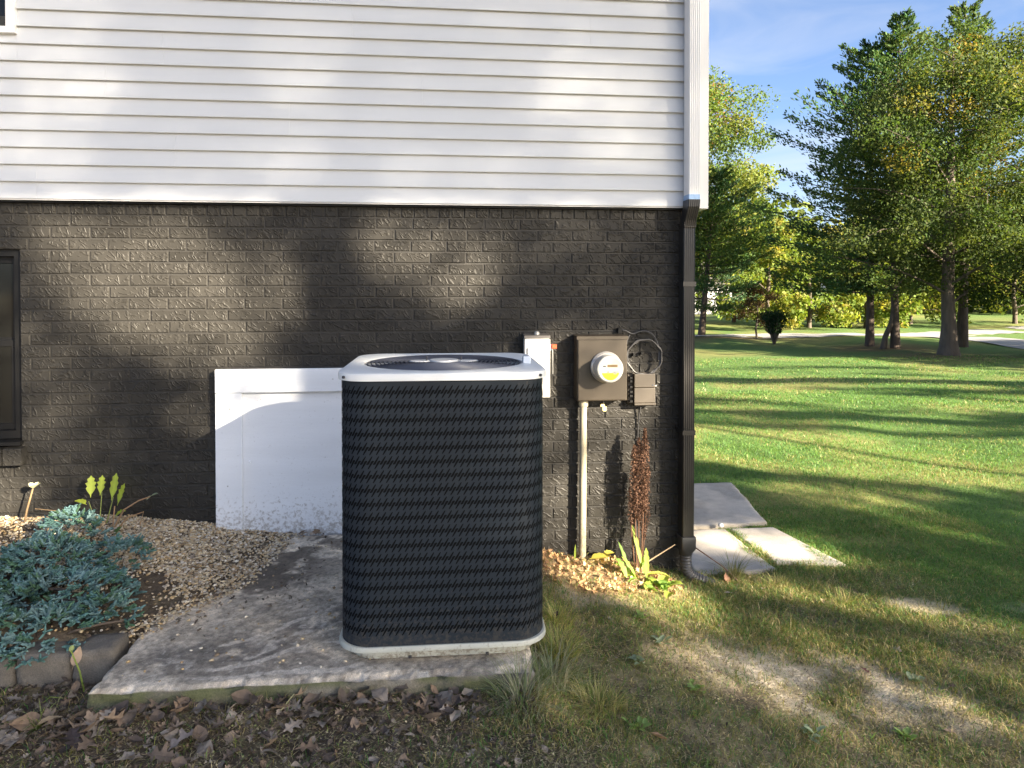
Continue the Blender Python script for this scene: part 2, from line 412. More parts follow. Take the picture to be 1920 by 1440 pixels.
def ground_col(x, y):
    n, litter, lawn, sand, dark = zones(x, y)
    f = fbm(x * 9, y * 9, 5, 4); f2 = fbm(x * 26, y * 26, 6, 3)
    base = np.zeros(x.shape + (3,)) + np.array([.29, .235, .13])
    base = lerp(base, [.17, .165, .065], S((f - .34) / .3))
    base = lerp(base, [.07, .055, .035], S((f2 - .56) / .12) * .6)
    base = lerp(base, [.62, .52, .37], np.clip(sand, 0, 1) * (.65 + .35 * S((f2 - .3) / .3)))
    base = lerp(base, [.11, .085, .06], litter * S((f - .12) / .3))
    base = lerp(base, [.14, .11, .07], litter * S((f2 - .55) / .15) * .6)
    base = lerp(base, [.09, .155, .04], lawn)
    base = lerp(base, [.22, .20, .07], lawn * S((fbm(x * .8, y * .8, 31, 3) - .50) / .14) * .7)
    base = lerp(base, [.04, .032, .025], np.clip(dark, 0, 1) * .8)
    # mulch under the meter
    mul = ell(x, y, .85, -.2, .62, .34, 0, .35)
    base = lerp(base, [.24, .14, .075], mul * S((f - .2) / .3))
    # fallen-needle carpet under the big trees
    car = np.maximum.reduce([ell(x, y, 17.8, 18.5, 3.0, 2.0, .5, .5), ell(x, y, 18.7, 23.5, 2.5, 2, .5, .5), ell(x, y, 15, 31.5, 3.5, 1.5, 0, .5)])
    base = lerp(base, [.14, .085, .05], car * .8)
    return base
gc = ground_col(X, Y)
nx_, ny_ = X.shape
idx = np.arange(nx_ * ny_).reshape(nx_, ny_)
quads = np.stack([idx[:-1, :-1], idx[1:, :-1], idx[1:, 1:], idx[:-1, 1:]], -1).reshape(-1, 4)
ground = place('ground', fast_mesh('ground', np.stack([X, Y, Z], -1).reshape(-1, 3), [quads], gc.reshape(-1, 3), True), M['ground'])
tag(ground, kind='structure')
def gz(x, y): return float(G(np.array([x]), np.array([y]))[0])

# pale driveway crossing behind the trees, with a fork
def ribbon(name, pts, width, lift=.03):
    pts = np.array(pts, float); t = np.linspace(0, len(pts) - 1, 90)
    px = np.interp(t, range(len(pts)), pts[:, 0]); py = np.interp(t, range(len(pts)), pts[:, 1])
    k = np.ones(9) / 9
    px = np.convolve(np.pad(px, 4, 'edge'), k, 'valid'); py = np.convolve(np.pad(py, 4, 'edge'), k, 'valid')
    dx = np.gradient(px); dy = np.gradient(py); l = np.hypot(dx, dy); nx, ny = -dy / l, dx / l
    V = []
    for s_ in (-.5, -.17, .17, .5):
        a = px + nx * width * s_; b = py + ny * width * s_
        V.append(np.stack([a, b, G(a, b) + lift], -1))
    V = np.stack(V, 1).reshape(-1, 3); n = len(px)
    i = np.arange(n - 1)[:, None] * 4 + np.arange(3)[None]
    q = np.stack([i, i + 1, i + 5, i + 4], -1).reshape(-1, 4)
    o = place(name, fast_mesh(name, V, [q], None, True), M['road']); tag(o, kind='structure'); return o
ribbon('driveway', [(2, 33.6), (13, 33.2), (19, 32.4), (23, 32.4), (27, 31.6), (27.5, 28.3), (26.2, 24.5), (26.0, 21.5), (27, 15), (30, 8)], 2.6, .03)
ribbon('driveway_fork', [(26.3, 31.6), (30, 34), (36, 37), (46, 41), (60, 46)], 3.4, .025)

# ------------------------------------------------------------------ house
XC = 1.545            # brick corner
HL = -5.2             # how far the wall runs to the left, out of view
ZS = 1.935            # underside of the siding
house = thing('house', (0, 0, 0), 'house with white lap siding over a black painted brick base', 'house')
# --- brick base
COURSE = .0677; JW = .009
WX0, WX1, WZ0, WZ1 = -3.6, -2.355, .585, 1.66        # basement window opening
wall = MB()
by = .007
def mort(x0, x1, z0, z1): wall.box(x0, x1, by, .12, z0, z1)
mort(HL, WX0, -.6, ZS + .05); mort(WX1, XC - .007, -.6, ZS + .05); mort(WX0, WX1, -.6, WZ0 - .075); mort(WX0, WX1, WZ1, ZS + .05)
wall.box(XC - .09, XC - .007, .12, 9.0, -1.6, ZS + .05)
brick_wall = wall.build('brick_wall', M['mortar'], house)
def brick_mesh(L_, H_, seed, name='brick'):
    """front of a brick with chamfered, slightly wavy arrises"""
    r = random.Random(seed); hx, hz = L_ / 2, H_ / 2; c = .0035
    j = lambda a=.0009: r.uniform(-a, a)
    back = [(-hx, .02, -hz), (hx, .02, -hz), (hx, .02, hz), (-hx, .02, hz)]
    mid = [(-hx + j(), c, -hz + j()), (0, c, -hz + j(.0014)), (hx + j(), c, -hz + j()), (hx + j(), c, hz + j()), (0, c, hz + j(.0014)), (-hx + j(), c, hz + j())]
    fr = [(-hx + c, j(.0007), -hz + c), (j(), j(.0007), -hz + c + j()), (hx - c, j(.0007), -hz + c), (hx - c, j(.0007), hz - c), (j(), j(.0007), hz - c + j()), (-hx + c, j(.0007), hz - c)]
    V = back + mid + fr
    F = [(10, 11, 14, 15), (11, 12, 13, 14)] + [(4 + i, 4 + (i + 1) % 6, 10 + (i + 1) % 6, 10 + i) for i in range(6)]
    F += [(0, 1, 6, 5, 4), (1, 2, 7, 6), (2, 3, 9, 8, 7), (3, 0, 4, 9)]
    me = bpy.data.meshes.new(name); me.from_pydata(V, [], F); me.materials.append(M['brick'])
    return me
BL = .2135
slots = []                                            # (x0, x1, z)
ztop = ZS - .012
# header course under the siding
x = HL; hw = .0742
while x < XC - .02:
    slots.append((x + JW / 2, min(x + hw, XC) - JW / 2, ztop - .033, .060, 'h')); x += hw
zc = ztop - .0677 * 1.0; row = 0
zc = ztop - .066
while zc > -.55:
    off = [0, .5, .04, .53][row % 4] * BL + random.uniform(-.006, .006)
    x = XC - BL * 30 - off + BL
    while x < XC - .02:
        a, b = x, min(x + BL, XC)
        z0 = zc - COURSE; mid = zc - COURSE / 2
        if WZ0 - .085 < mid < WZ1 and b > WX0 and a < WX1:
            if a < WX1 < b and b - WX1 > .03: slots.append((WX1 + .002, b - JW / 2, mid, COURSE - JW, 's'))
            elif a < WX0 < b and WX0 - a > .03: slots.append((a + JW / 2, WX0 - .002, mid, COURSE - JW, 's'))
        elif b > HL and b - a > .03:
            slots.append((max(a, HL) + JW / 2, b - JW / 2, mid, COURSE - JW, 's'))
        x += BL
    zc -= COURSE; row += 1
fx, fy = math.sin(math.radians(5.9)), math.cos(math.radians(5.9))
def vis(sx):
    cx = (sx[0] + sx[1]) / 2; d = cx * fx + 4.2 * fy; lat = cx * fy - 4.2 * fx
    px = 960 + 1310 * lat / d; py = 540 - 1310 * (sx[2] - 1.44) / d
    if px < -30 or px > 1310 or py > 1080 or py < 370: return 0
    if 650 < px < 1005 and py > 690: return 0
    if 415 < px < 650 and py > 700: return 0
    if sx[2] < gz(cx, -.03) - .02: return 0
    return 1 + (sx[1] - sx[0]) - (sx[4] == 'h') * .4 + random.random() * .01 - abs(cx) * .01
slots.sort(key=vis, reverse=True)
cache = {}
rest = MB()
for i, s_ in enumerate(slots):
    Lb = round(s_[1] - s_[0], 3); Hb = round(s_[3], 3)
    cx, czz = (s_[0] + s_[1]) / 2, s_[2]
    if i < 300 and vis(s_) > 0:
        key = (Lb, Hb, random.randrange(5))
        if key not in cache: cache[key] = brick_mesh(Lb, Hb, hash(key) & 0xffff)
        o = bpy.data.objects.new('brick', cache[key]); C.objects.link(o); o.parent = brick_wall
        o.location = (cx, random.uniform(-.0012, .0012), czz + random.uniform(-.0012, .0012))
        o.rotation_euler = (random.uniform(-.004, .004), random.uniform(-.004, .004), random.uniform(-.004, .004))
    else:
        me = brick_mesh(Lb, Hb, i)
        rest.add([(v.co.x + cx, v.co.y, v.co.z + czz) for v in me.vertices], [tuple(p.vertices) for p in me.polygons])
        bpy.data.meshes.remove(me)
# bricks of the side wall, round the corner
zc = ztop; row = 0
while zc > -1.4:
    y = .0 + (.5 if row % 2 else 0) * BL * .5
    while y < 8.8:
        rest.box(XC - .02, XC - .0005, y + JW / 2 + (.012 if y < .1 else 0), y + BL - JW / 2, zc - COURSE + JW, zc)
        y += BL
    zc -= COURSE; row += 1
ob = rest.build('brick_courses', M['brick'], brick_wall); ob['kind'] = 'stuff'

# --- basement window
fr = MB()
fr.box(WX0, WX1, .03, .10, WZ0, WZ0 + .045); fr.box(WX0, WX1, .03, .10, WZ1 - .04, WZ1)
fr.box(WX1 - .045, WX1, .03, .10, WZ0 + .045, WZ1 - .04); fr.box(WX0, WX0 + .045, .03, .10, WZ0 + .045, WZ1 - .04)
win = fr.build('basement_window', M['black'], house)
sa = MB(); a, b = WX1 - .047, WX0 + .047; mz = (WZ0 + WZ1) / 2
for (z0, z1, yy) in ((WZ0 + .047, mz + .02, .055), (mz - .0, WZ1 - .042, .075)):
    sa.box(b, a, yy, yy + .02, z0, z0 + .035); sa.box(b, a, yy, yy + .02, z1 - .035, z1)
    sa.box(b, b + .03, yy, yy + .02, z0 + .036, z1 - .036); sa.box(a - .03, a, yy, yy + .02, z0 + .036, z1 - .036)
sa.build('sash', M['black'], win)
MB().box(b + .03, a - .03, .082, .086, mz + .03, WZ1 - .08).build('pane', M['glass'], win)
MB().box(b + .03, a - .03, .064, .068, WZ0 + .08, mz - .01).build('pane', M['glass'], win)
si = MB()
si.prism([(-.035, WZ0 - .028), (.10, WZ0 - .02), (.10, WZ0 - .001), (-.035, WZ0 - .008)], 'x', WX0 + .002, WX1 + .012)
si.build('sill', M['black'], win)
for k in range(12):                                   # rowlock sill of bricks on edge
    x1 = WX1 + .03 - k * .105
    bmb = MB(); bmb.prism([(-.055, WZ0 - .135), (.05, WZ0 - .135), (.05, WZ0 - .031), (-.055, WZ0 - .042)], 'x', x1 - .097, x1)
    bmb.build('sill_brick', M['brick'], win)
MB().box(WX0 - .1, WX1 + .1, .30, .33, WZ0 - .2, WZ1 + .2).build('unlit_room_sheet', M['acdark'], win)  # near-black sheet stands in for the shade of the unlit room

# --- lap siding: each panel is two courses of boards
EXP = .0952; OV = .062
siding = MB(); siding.box(HL, XC + .02, -.028, .05, ZS + .004, 4.7)
siding.box(XC - .06, XC + .046, .05, 9.0, ZS + .004, 4.7)
sid = siding.build('siding', M['siding'], house)
# upper window
UX0, UX1, UZ0, UZ1 = -3.3, -2.325, 2.845, 3.9
def plank(x0, x1, z, laps=(EXP, EXP)):
    """laps with open slots behind their butt edges; each butt stands proud of the lap below"""
    prof = [(-.0265, z + .012)]; zb = z
    for k, e in enumerate(laps):
        prof += [(-OV + .0035, zb + .012), (-OV + .0035, zb), (-OV, zb + .002), (-OV + .001, zb + .012), (-OV + .017, zb + e - .004)]
        zb += e
        if k < len(laps) - 1: prof += [(-OV + .017, zb + .012)]
    prof += [(-OV + .017, zb + .004), (-.0265, zb + .004)]
    m = MB(); m.prism(prof, 'x', x0, x1); return m
seam = {0: [-2.228], 1: [-1.49], 2: [-.86], 3: [-1.86, -.1], 4: [-1.55], 5: [-.5, .9]}
XE = XC - .03
for r_ in range(14):
    z = ZS + r_ * 2 * EXP
    cuts = [HL] + seam.get(r_, []) + [XE]
    for a_, b_ in zip(cuts[:-1], cuts[1:]):
        segs = [(a_, b_)]
        if z + 2 * EXP > UZ0 and z < UZ1:
            if z < UZ0:                              # the courses cut short under the window
                lp = (EXP, UZ0 - z - EXP - .004) if UZ0 - z > EXP + .03 else (UZ0 - z - .004,)
                if a_ < UX1: plank(max(a_, UX0), min(b_, UX1), z, lp).build('siding_plank', M['siding'], sid)
            segs = [q for q in [(a_, min(b_, UX0)), (max(a_, UX1), b_)] if q[1] - q[0] > .05]
        for q in segs:
            plank(q[0] + .0003, q[1] - .0003, z).build('siding_plank', M['siding'], sid)
for r_ in range(14):                                  # boards of the side wall
    z = ZS + r_ * 2 * EXP
    m = MB(); m.prism([(XC + .062, z + .002), (XC + .048, z + EXP), (XC + .062, z + EXP + .003), (XC + .048, z + 2 * EXP - .002), (XC + .045, z + 2 * EXP - .002), (XC + .045, z + .002)], 'y', .06, 9.0)
    m.build('siding_plank', M['siding'], sid)
st = MB(); st.prism([(-OV + .006, ZS - .002), (-.02, ZS - .002), (-.02, ZS + .012), (-OV + .006, ZS - .006)], 'x', HL, XE)
st.build('starter_strip', M['trim'], sid)
shade_strip = MB(); shade_strip.box(HL, XC + .05, -.028, .0005, ZS - .016, ZS + .004)  # black strip stands in for the shade under the siding overhang
shade_strip.build('overhang_shade', M['black'], house)
# window in the siding
uf = MB(); tw = .034
uf.prism([(UX1 - tw - .012, UZ0 + tw), (UX1, UZ0), (UX1, UZ1), (UX1 - tw - .012, UZ1)], 'y', -OV - .012, -.02)
uf.prism([(UX0, UZ0), (UX1, UZ0), (UX1 - tw - .012, UZ0 + tw), (UX0, UZ0 + tw)], 'y', -OV - .013, -.02)
uw_ = uf.build('upper_window', M['trim'], house)
MB().box(UX0, UX1 - tw - .012, -.04, -.027, UZ0 + tw, UZ1).build('pane', M['glass'], uw_)
MB().box(UX0, UX1 - tw - .014, -.052, -.0405, UZ0 + tw + .002, UZ0 + tw + .062).build('screen_rail', M['screen'], uw_)
# corner post
cp = MB()
cp.box(XE - .012, XC + .085, -OV - .016, -.029, ZS - .012, 4.7, .003)
cp.box(XC + .047, XC + .087, -.03, .09, ZS - .012, 4.7, .003)
cp.build('corner_trim', M['trim'], house)
rf = MB(); rf.prism([(-.5, 4.68), (4.6, 6.9), (4.6, 7.05), (-.5, 4.83)], 'x', HL - .3, XC + .45)
rf.prism([(9.5, 4.68), (4.6, 6.9), (4.6, 7.05), (9.5, 4.83)], 'x', HL - .3, XC + .45)
rf.build('roof', M['roof'], house)

# --- white crawlspace hatch, a board frame round a recessed panel
DX0, DX1, DZ0, DZ1 = -1.283, -.20, -.03, .972
hx = MB(); hx.box(DX0 + .004, DX1, -.024, -.002, DZ0, DZ1 - .005)
hatch = hx.build('crawlspace_hatch', M['door'], house)
tb = MB(); tb.box(DX0, DX1, -.054, -.0235, DZ1 - .135, DZ1, .003); tb.build('rail', M['door'], hatch)
lb = MB(); lb.box(DX0, DX0 + .148, -.0505, -.0235, DZ0, DZ1 - .1365, .003); lb.build('stile', M['door'], hatch)
rb = MB(); rb.box(DX1 - .14, DX1, -.0505, -.0235, DZ0, DZ1 - .1365, .003); rb.build('stile', M['door'], hatch)
for px_, pz_ in ((-1.20, .745), (-1.215, .30), (-1.19, .905), (-.62, .91)):
    nn_ = MB(); nn_.lathe((px_, -.052, pz_), [(.004, .003), (.004, -.003), (.002, -.0035)], 'y', 10); nn_.build('nail', M['galv'], hatch)
nb = MB(); nb.lathe((-1.10, -.028, .43), [(.0065, -.006), (.008, -.002), (.008, .004)], 'y', 14); nb.build('screw', M['door'], hatch)

# ------------------------------------------------------------------ downspout
ds = thing('downspout', (1.52, -.08, 0), 'fluted gutter downspout, white above and black below, at the house corner', 'downspout')
def fluted(m, cx, y0, y1, z0, z1, hw_, n=5, rings=None):
    """rectangular pipe with shallow vertical flutes on its front"""
    def ring(cx, y0, y1, z, hw_):
        pts = []
        k = n * 2 + 1
        for i in range(k):
            x_ = cx - hw_ * .86 + 2 * hw_ * .86 * i / (k - 1)
            pts.append((x_, y0 + (.0028 if i % 2 else 0), z))
        pts += [(cx + hw_, y0 + .006, z), (cx + hw_, y1, z), (cx - hw_, y1, z), (cx - hw_, y0 + .006, z)]
        return pts
    if rings is None: rings = [(cx, y0, y1, z0, hw_), (cx, y0, y1, z1, hw_)]
    return m.loft([ring(*r) for r in rings])
m = MB(); fluted(m, 1.508, -.168, -.08, 1.998, 4.55, .034); m.build('upper_pipe', M['trim'], ds)
m = MB(); fluted(m, 1.508, -.170, -.079, 1.968, 1.9978, .0355); m.build('cut_edge', M['tape'], ds)
m = MB(); fluted(m, 0, 0, 0, 0, 0, 0, rings=[(1.508, -.172, -.078, 1.9678, .037), (1.506, -.170, -.076, 1.925, .037), (1.500, -.135, -.045, 1.845, .0355), (1.498, -.125, -.038, 1.80, .0355)])
m.build('elbow', M['bronze'], ds)
m = MB()
for zz in (1.812, 1.822, 1.832): m.box(1.498 - .0375, 1.498 + .0375, -.1275, -.036, zz - .002, zz + .002)
m.build('crimp', M['bronze'], ds)
m = MB(); fluted(m, 1.497, -.122, -.036, -.075, 1.7995, .036); m.build('lower_pipe', M['bronze'], ds)
m = MB()
for zz in (1.45, .55): m.box(1.457, 1.537, -.125, -.002, zz, zz + .028)
m.build('strap', M['bronze'], ds)
m = MB()
def rr(cx, cy, hx_, hy_, z, rad, n=5):
    pts = []
    for (sx, sy, a0) in ((1, -1, -90), (1, 1, 0), (-1, 1, 90), (-1, -1, 180)):
        for k in range(n):
            a = math.radians(a0 + 90 * k / (n - 1)); pts.append((cx + sx * (hx_ - rad) + rad * math.cos(a), cy + sy * (hy_ - rad) + rad * math.sin(a), z))
    return pts
m.loft([rr(1.497, -.08, .044, .052, -.07, .006), rr(1.497, -.08, .046, .054, -.085, .008), rr(1.497, -.08, .045, .053, -.145, .012), rr(1.495, -.082, .040, .043, -.170, .036), rr(1.494, -.082, .037, .037, -.19, .036)])
m.build('adapter', M['adapter'], ds, angle=40)
# ribbed hose: straight down, a bend to the right, then into the grass
path = [Vector(p) for p in [(1.494, -.085, -.18), (1.494, -.085, -.235), (1.503, -.087, -.285), (1.54, -.09, -.325), (1.60, -.10, -.352), (1.67, -.115, -.378), (1.74, -.13, -.405), (1.80, -.14, -.43)]]
def catmull(P, n):
    o = []
    for i in range(len(P) - 1):
        p0, p1, p2, p3 = P[max(i - 1, 0)], P[i], P[i + 1], P[min(i + 2, len(P) - 1)]
        for k in range(n):
            t = k / n
            o.append(.5 * ((2 * p1) + (p2 - p0) * t + (2 * p0 - 5 * p1 + 4 * p2 - p3) * t * t + (3 * p1 - p0 - 3 * p2 + p3) * t ** 3))
    return o + [P[-1]]
hp = catmull(path, 16)
m = MB(); m.tube(hp, [.036 if i % 5 < 3 else .0305 for i in range(len(hp))], 18); m.build('ribbed_hose', M['hose'], ds, angle=60)

# ------------------------------------------------------------------ electric meter
mt = thing('electric_meter', (.968, 0, .953), 'brown electric meter box with round white dial meter', 'electric meter')
X0, X1, Z0, Z1, YF = .812, 1.116, .765, 1.147, -.112
m = MB(); m.box(X0, X1, YF, -.001, Z0, Z1, .004); m.build('box', M['meterbox'], mt)
m = MB(); m.prism([(YF - .012, Z1 - .014), (YF - .012, Z1 + .006), (-.002, Z1 + .010), (-.002, Z1 + .0042), (YF - .0005, Z1 + .0042), (YF - .0005, Z1 - .014)], 'x', X0 - .004, X1 + .004)
m.build('hood', M['meterbox'], mt)
m = MB(); m.box(X0 + .006, X1 - .006, YF - .006, YF - .0005, Z0 + .006, Z1 - .016, .002); m.build('cover', M['meterbox'], mt)
mc = (.985, YF - .006, .968); R = .080
m = MB(); m.lathe(mc, [(R + .014, -.0005), (R + .014, -.012), (R + .006, -.02), (R + .004, -.024)], 'y', 48); m.build('socket_ring', M['meterring'], mt, angle=40)
m = MB(); m.lathe(mc, [(R, -.0245), (R, -.10), (R - .003, -.110), (R - .010, -.1145), (R - .014, -.1135), (.001, -.1135)], 'y', 56)
dial = m.build('dial', M['meter'], mt, angle=35)
yf = mc[1] - .1142
def flat(poly, y, name, mm, par, th=.0008):
    m = MB(); m.prism(poly, 'y', y - th, y); return m.build(name, mm, par)
def rect(x0, x1, z0, z1): return [(x0, z0), (x1, z0), (x1, z1), (x0, z1)]
cx_, cz_ = mc[0], mc[2]
flat(rect(cx_ - .018, cx_ + .042, cz_ + .012, cz_ + .027), yf, 'display', M['lcd'], dial)
rl = R - .016
lab = [(cx_ + rl * .86 * math.cos(a), cz_ + rl * math.sin(a)) for a in np.linspace(math.radians(200), math.radians(340), 22)]
flat([(cx_ - .052, cz_ - .021)] + lab + [(cx_ + .052, cz_ - .021)], yf, 'yellow_label', M['yellow'], dial)
m = MB()
def bars(rects, y):
    mm_ = MB()
    for r4 in rects: mm_.prism(rect(*r4), 'y', y - .0008, y)
    return mm_
bars([(cx_ - .044, cx_ - .034, cz_ + .015, cz_ + .022), (cx_ - .033, cx_ - .028, cz_ + .013, cz_ + .021), (cx_ - .022, cx_ - .008, cz_ - .018, cz_ - .0125), (cx_ - .046, cx_ - .043, cz_ - .018, cz_ - .014)], yf - .0004).build('printed_mark', M['ink'], dial)
bars([(cx_ + .018 + .0028 * k, cx_ + .018 + .0028 * k + .0015, cz_ - .029, cz_ - .012) for k in range(7)] + [(cx_ + .040, cx_ + .050, cz_ - .018, cz_ - .010)], yf - .0010).build('bar_code', M['greyink'], dial)
rows = [(.025, .026, -.033), (-.02, .012, -.033), (-.03, -.012, -.040), (-.01, .016, -.041), (-.014, .012, -.048), (-.012, .010, -.056), (-.010, .014, -.062)]
bars([(cx_ + min(a, b), cx_ + max(a, b) + .001, cz_ + z - .0011, cz_ + z) for a, b, z in rows], yf - .0010).build('small_print', M['inkonyellow'], dial)
m = MB(); m.tube([(.976, -.09, .766), (.977, -.095, .752), (.979, -.097, .742)], .0016, 5); m.build('seal_wire', M['cable'], mt)
m = MB()
m.loft([[(.969 + dx, -.101 + dy, z + dz * .0) for dx, dy, dz in ((-w_, -.003, 0), (w_, -.004, 0), (w_, .004, 0), (-w_, .003, 0))] for z, w_ in ((.744, .009), (.738, .0125), (.730, .0125))] )
m.loft([[(.981 + dx, -.101 + dy, z) for dx, dy in ((-w_, -.004), (w_, -.005), (w_, .005), (-w_, .004))] for z, w_ in ((.7298, .011), (.715, .0125), (.706, .011), (.701, .006))])
m.build('seal_tag', M['tagm'], mt)

# ------------------------------------------------------------------ conduit
cd = thing('conduit', (.858, -.06, -.17), 'pale grey vertical conduit pipe under the brown meter box', 'pipe')
m = MB(); m.tube([(.862, -.055, .742), (.861, -.055, .4), (.858, -.056, .0), (.857, -.057, -.30)], .0215, 20); m.build('pipe', M['pvc'], cd, angle=40)
m = MB(); m.lathe((.862, -.055, 0), [(.0275, .726), (.0285, .730), (.0285, .752), (.0265, .7645)], 'z', 20); m.build('connector', M['pvc'], cd, angle=40)

# ------------------------------------------------------------------ disconnect switch
sw = thing('disconnect_switch', (.575, 0, .97), 'light grey disconnect switch box with red lever handle', 'switch box')
X0, X1, Z0, Z1, YF = .50, .652, .79, 1.135, -.095
m = MB(); m.box(X0 + .003, X1 - .003, YF + .004, -.001, Z0 + .004, Z1 + .004, .003); m.build('box', M['switch'], sw)
m = MB(); m.box(X0, X1, YF - .002, YF + .0035, Z0, Z1, .002); m.build('cover', M['switch'], sw)
m = MB(); m.box(X0 + .016, X1 - .030, YF - .014, YF - .0025, Z0 + .02, Z1 - .048, .004); m.build('cover_panel', M['switch'], sw)
m = MB(); m.prism([(YF + .002, Z1 + .0045), (YF + .006, Z1 + .022), (-.001, Z1 + .030), (-.001, Z1 + .0045)], 'x', X0 - .002, X1 + .002); m.build('hood', M['switchtop'], sw)
m = MB(); m.lathe((.578, -.05, Z1), [(.016, .025), (.016, .040), (.010, .046)], 'z', 18); m.build('hub', M['galv'], sw, angle=40)
m = MB(); m.box(X1 - .0025, X1 + .012, YF + .018, YF + .05, 1.066, 1.102, .006); m.build('lever_boss', M['blue'], sw)
m = MB(); m.box(X1 + .012, X1 + .042, YF + .008, YF + .036, 1.078, 1.103, .003); m.build('red_handle', M['red'], sw)
m = MB(); m.tube([(X1 + .0185, YF + .022, 1.078), (X1 + .0195, YF + .024, 1.0), (X1 + .0205, YF + .026, .925)], .0032, 8); m.build('lever', M['galv'], sw)
yy = YF - .0142
bars([(.560, .596, 1.022, 1.0245), (.560, .596, 1.052, 1.0545), (.560, .5625, 1.0245, 1.052), (.5935, .596, 1.0245, 1.052), (.575, .582, 1.034, 1.041), (.567, .5685, 1.032, 1.043)], yy).build('printed_symbol', M['ink'], sw)
bars([(.561, .595, 1.016 - .0042 * k, 1.0182 - .0042 * k) for k in range(5)], yy).build('small_print', M['greyink'], sw)

# ------------------------------------------------------------------ cable box
nb_ = thing('cable_box', (1.22, 0, .82), 'small brown hinged utility box below the cable coil', 'utility box')
X0, X1, Z0, Z1, YF = 1.172, 1.302, .728, .918, -.072
m = MB(); m.box(X0 - .032, X1 + .008, -.034, -.001, Z0 + .005, Z1 + .003, .003); m.build('base', M['nid'], nb_)
m = MB(); m.box(X0, X1, YF, -.0345, Z0 + .106, Z1, .005); m.build('upper_cover', M['nid'], nb_)
m = MB(); m.box(X0, X1 + .002, YF + .003, -.0345, Z0 + .012, Z0 + .104, .005); m.build('lower_cover', M['nid'], nb_)
m = MB(); m.box(X0 + .001, X1 + .006, YF - .002, -.0345, Z0, Z0 + .0115, .002); m.build('lip', M['nid'], nb_)
for zz in (.742, .775, .80, .83, .865, .885): MB().box(X0 - .024, X0 - .006, -.060, -.0345, zz, zz + .014, .002).build('hinge', M['black'], nb_)
m = MB(); m.lathe((X1 - .014, YF, Z0 + .122), [(.0055, .001), (.0055, -.0025)], 'y', 12); m.build('screw', M['ink'], nb_)
m = MB(); m.box(X1 + .0005, X1 + .016, -.052, -.042, Z0 + .11, Z0 + .117, .001); m.build('latch', M['galv'], nb_)
bars([(X0 + .042, X0 + .084, Z1 - .036 - .012 * k, Z1 - .034 - .012 * k) for k in range(3)], YF - .0002).build('raised_bar', M['nid'], nb_)

cc = thing('cable_coil', (1.24, 0, 1.02), 'coil of black cable looped above the small brown box', 'cable')
m = MB(); c0 = Vector((1.238, -.062, 1.02)); pts = []
for i in range(150):
    a = math.radians(-70 + 360 * 2.6 * i / 149); r_ = .107 + .003 * math.sin(i * .9) - .002 * (i // 58)
    pts.append(c0 + Vector((r_ * math.cos(a) * 1.03, .005 * math.sin(i * .16) + .004 * (i // 58), r_ * math.sin(a))))
m.tube(pts, .0046, 8); m.build('loop', M['cable'], cc, smooth=True)
m = MB()
m.tube(catmull([Vector(p) for p in [(1.09, -.02, 1.178), (1.12, -.03, 1.182), (1.17, -.03, 1.16), (1.21, -.032, 1.172), (1.255, -.034, 1.175), (1.30, -.035, 1.15), (1.33, -.04, 1.09), (1.335, -.045, 1.04), (1.33, -.05, 1.0)]], 8), .0045, 8)
m.tube(catmull([Vector(p) for p in [(1.155, -.03, 1.155), (1.135, -.034, 1.11), (1.13, -.04, 1.05), (1.15, -.04, .98), (1.168, -.038, .93), (1.165, -.036, .915)]], 8), .004, 8)
m.tube(catmull([Vector(p) for p in [(1.225, -.045, .731), (1.222, -.03, .70), (1.215, -.012, .60), (1.21, -.01, .4), (1.205, -.012, .1), (1.20, -.015, -.25)]], 8), .0045, 8)
m.build('loose_end', M['cable'], cc, smooth=True)
for p in ((1.082, 1.165, .023, .03), (1.225, 1.163, .045, .019), (1.19, 1.088, .014, .018), (1.175, 1.022, .014, .018), (1.225, 1.03, .014, .018)):
    MB().box(p[0], p[0] + p[2], -.03, -.001, p[1], p[1] + p[3], .002).build('clip', M['black'], cc)

# ------------------------------------------------------------------ air conditioner
AX, AY = .018, -1.11; HW = .413; RC = .125; ZL = 1.092
ac = thing('air_conditioner', (AX, AY, 0), 'tall dark grey perforated air conditioner condenser with pale lid on concrete', 'air conditioner')
ROTZ = math.radians(-.8)
def acp(x, y, z):
    c, s = math.cos(ROTZ), math.sin(ROTZ); return (AX + x * c - y * s, AY + x * s + y * c, z)
def perim(h, r):
    """rounded square: returns f(s)->(x,y) with s arc length counter-clockwise from the middle of the front, and the total length"""
    st_ = 2 * (h - r); arc = math.pi * r / 2; tot = 4 * (st_ + arc)
    def f(s):
        s = s % tot
        s += st_ / 2
        k = int(s // (st_ + arc)) % 4; q = s - (st_ + arc) * int(s // (st_ + arc))
        if q < st_: x, y = -st_ / 2 + q, -h
        else:
            a = (q - st_) / r; x, y = st_ / 2 + r * math.sin(a), -h + r - r * math.cos(a)
        for _ in range(k): x, y = -y, x
        return x, y
    return f, tot
def rsq(h, r, z, n=8):
    pts = []
    for k in range(4):
        for i in range(n + 1):
            a = math.pi / 2 * i / n; x, y = (h - r) + r * math.sin(a), -h + r - r * math.cos(a)
            for _ in range(k): x, y = -y, x
            pts.append(acp(x, y, z))
    return pts
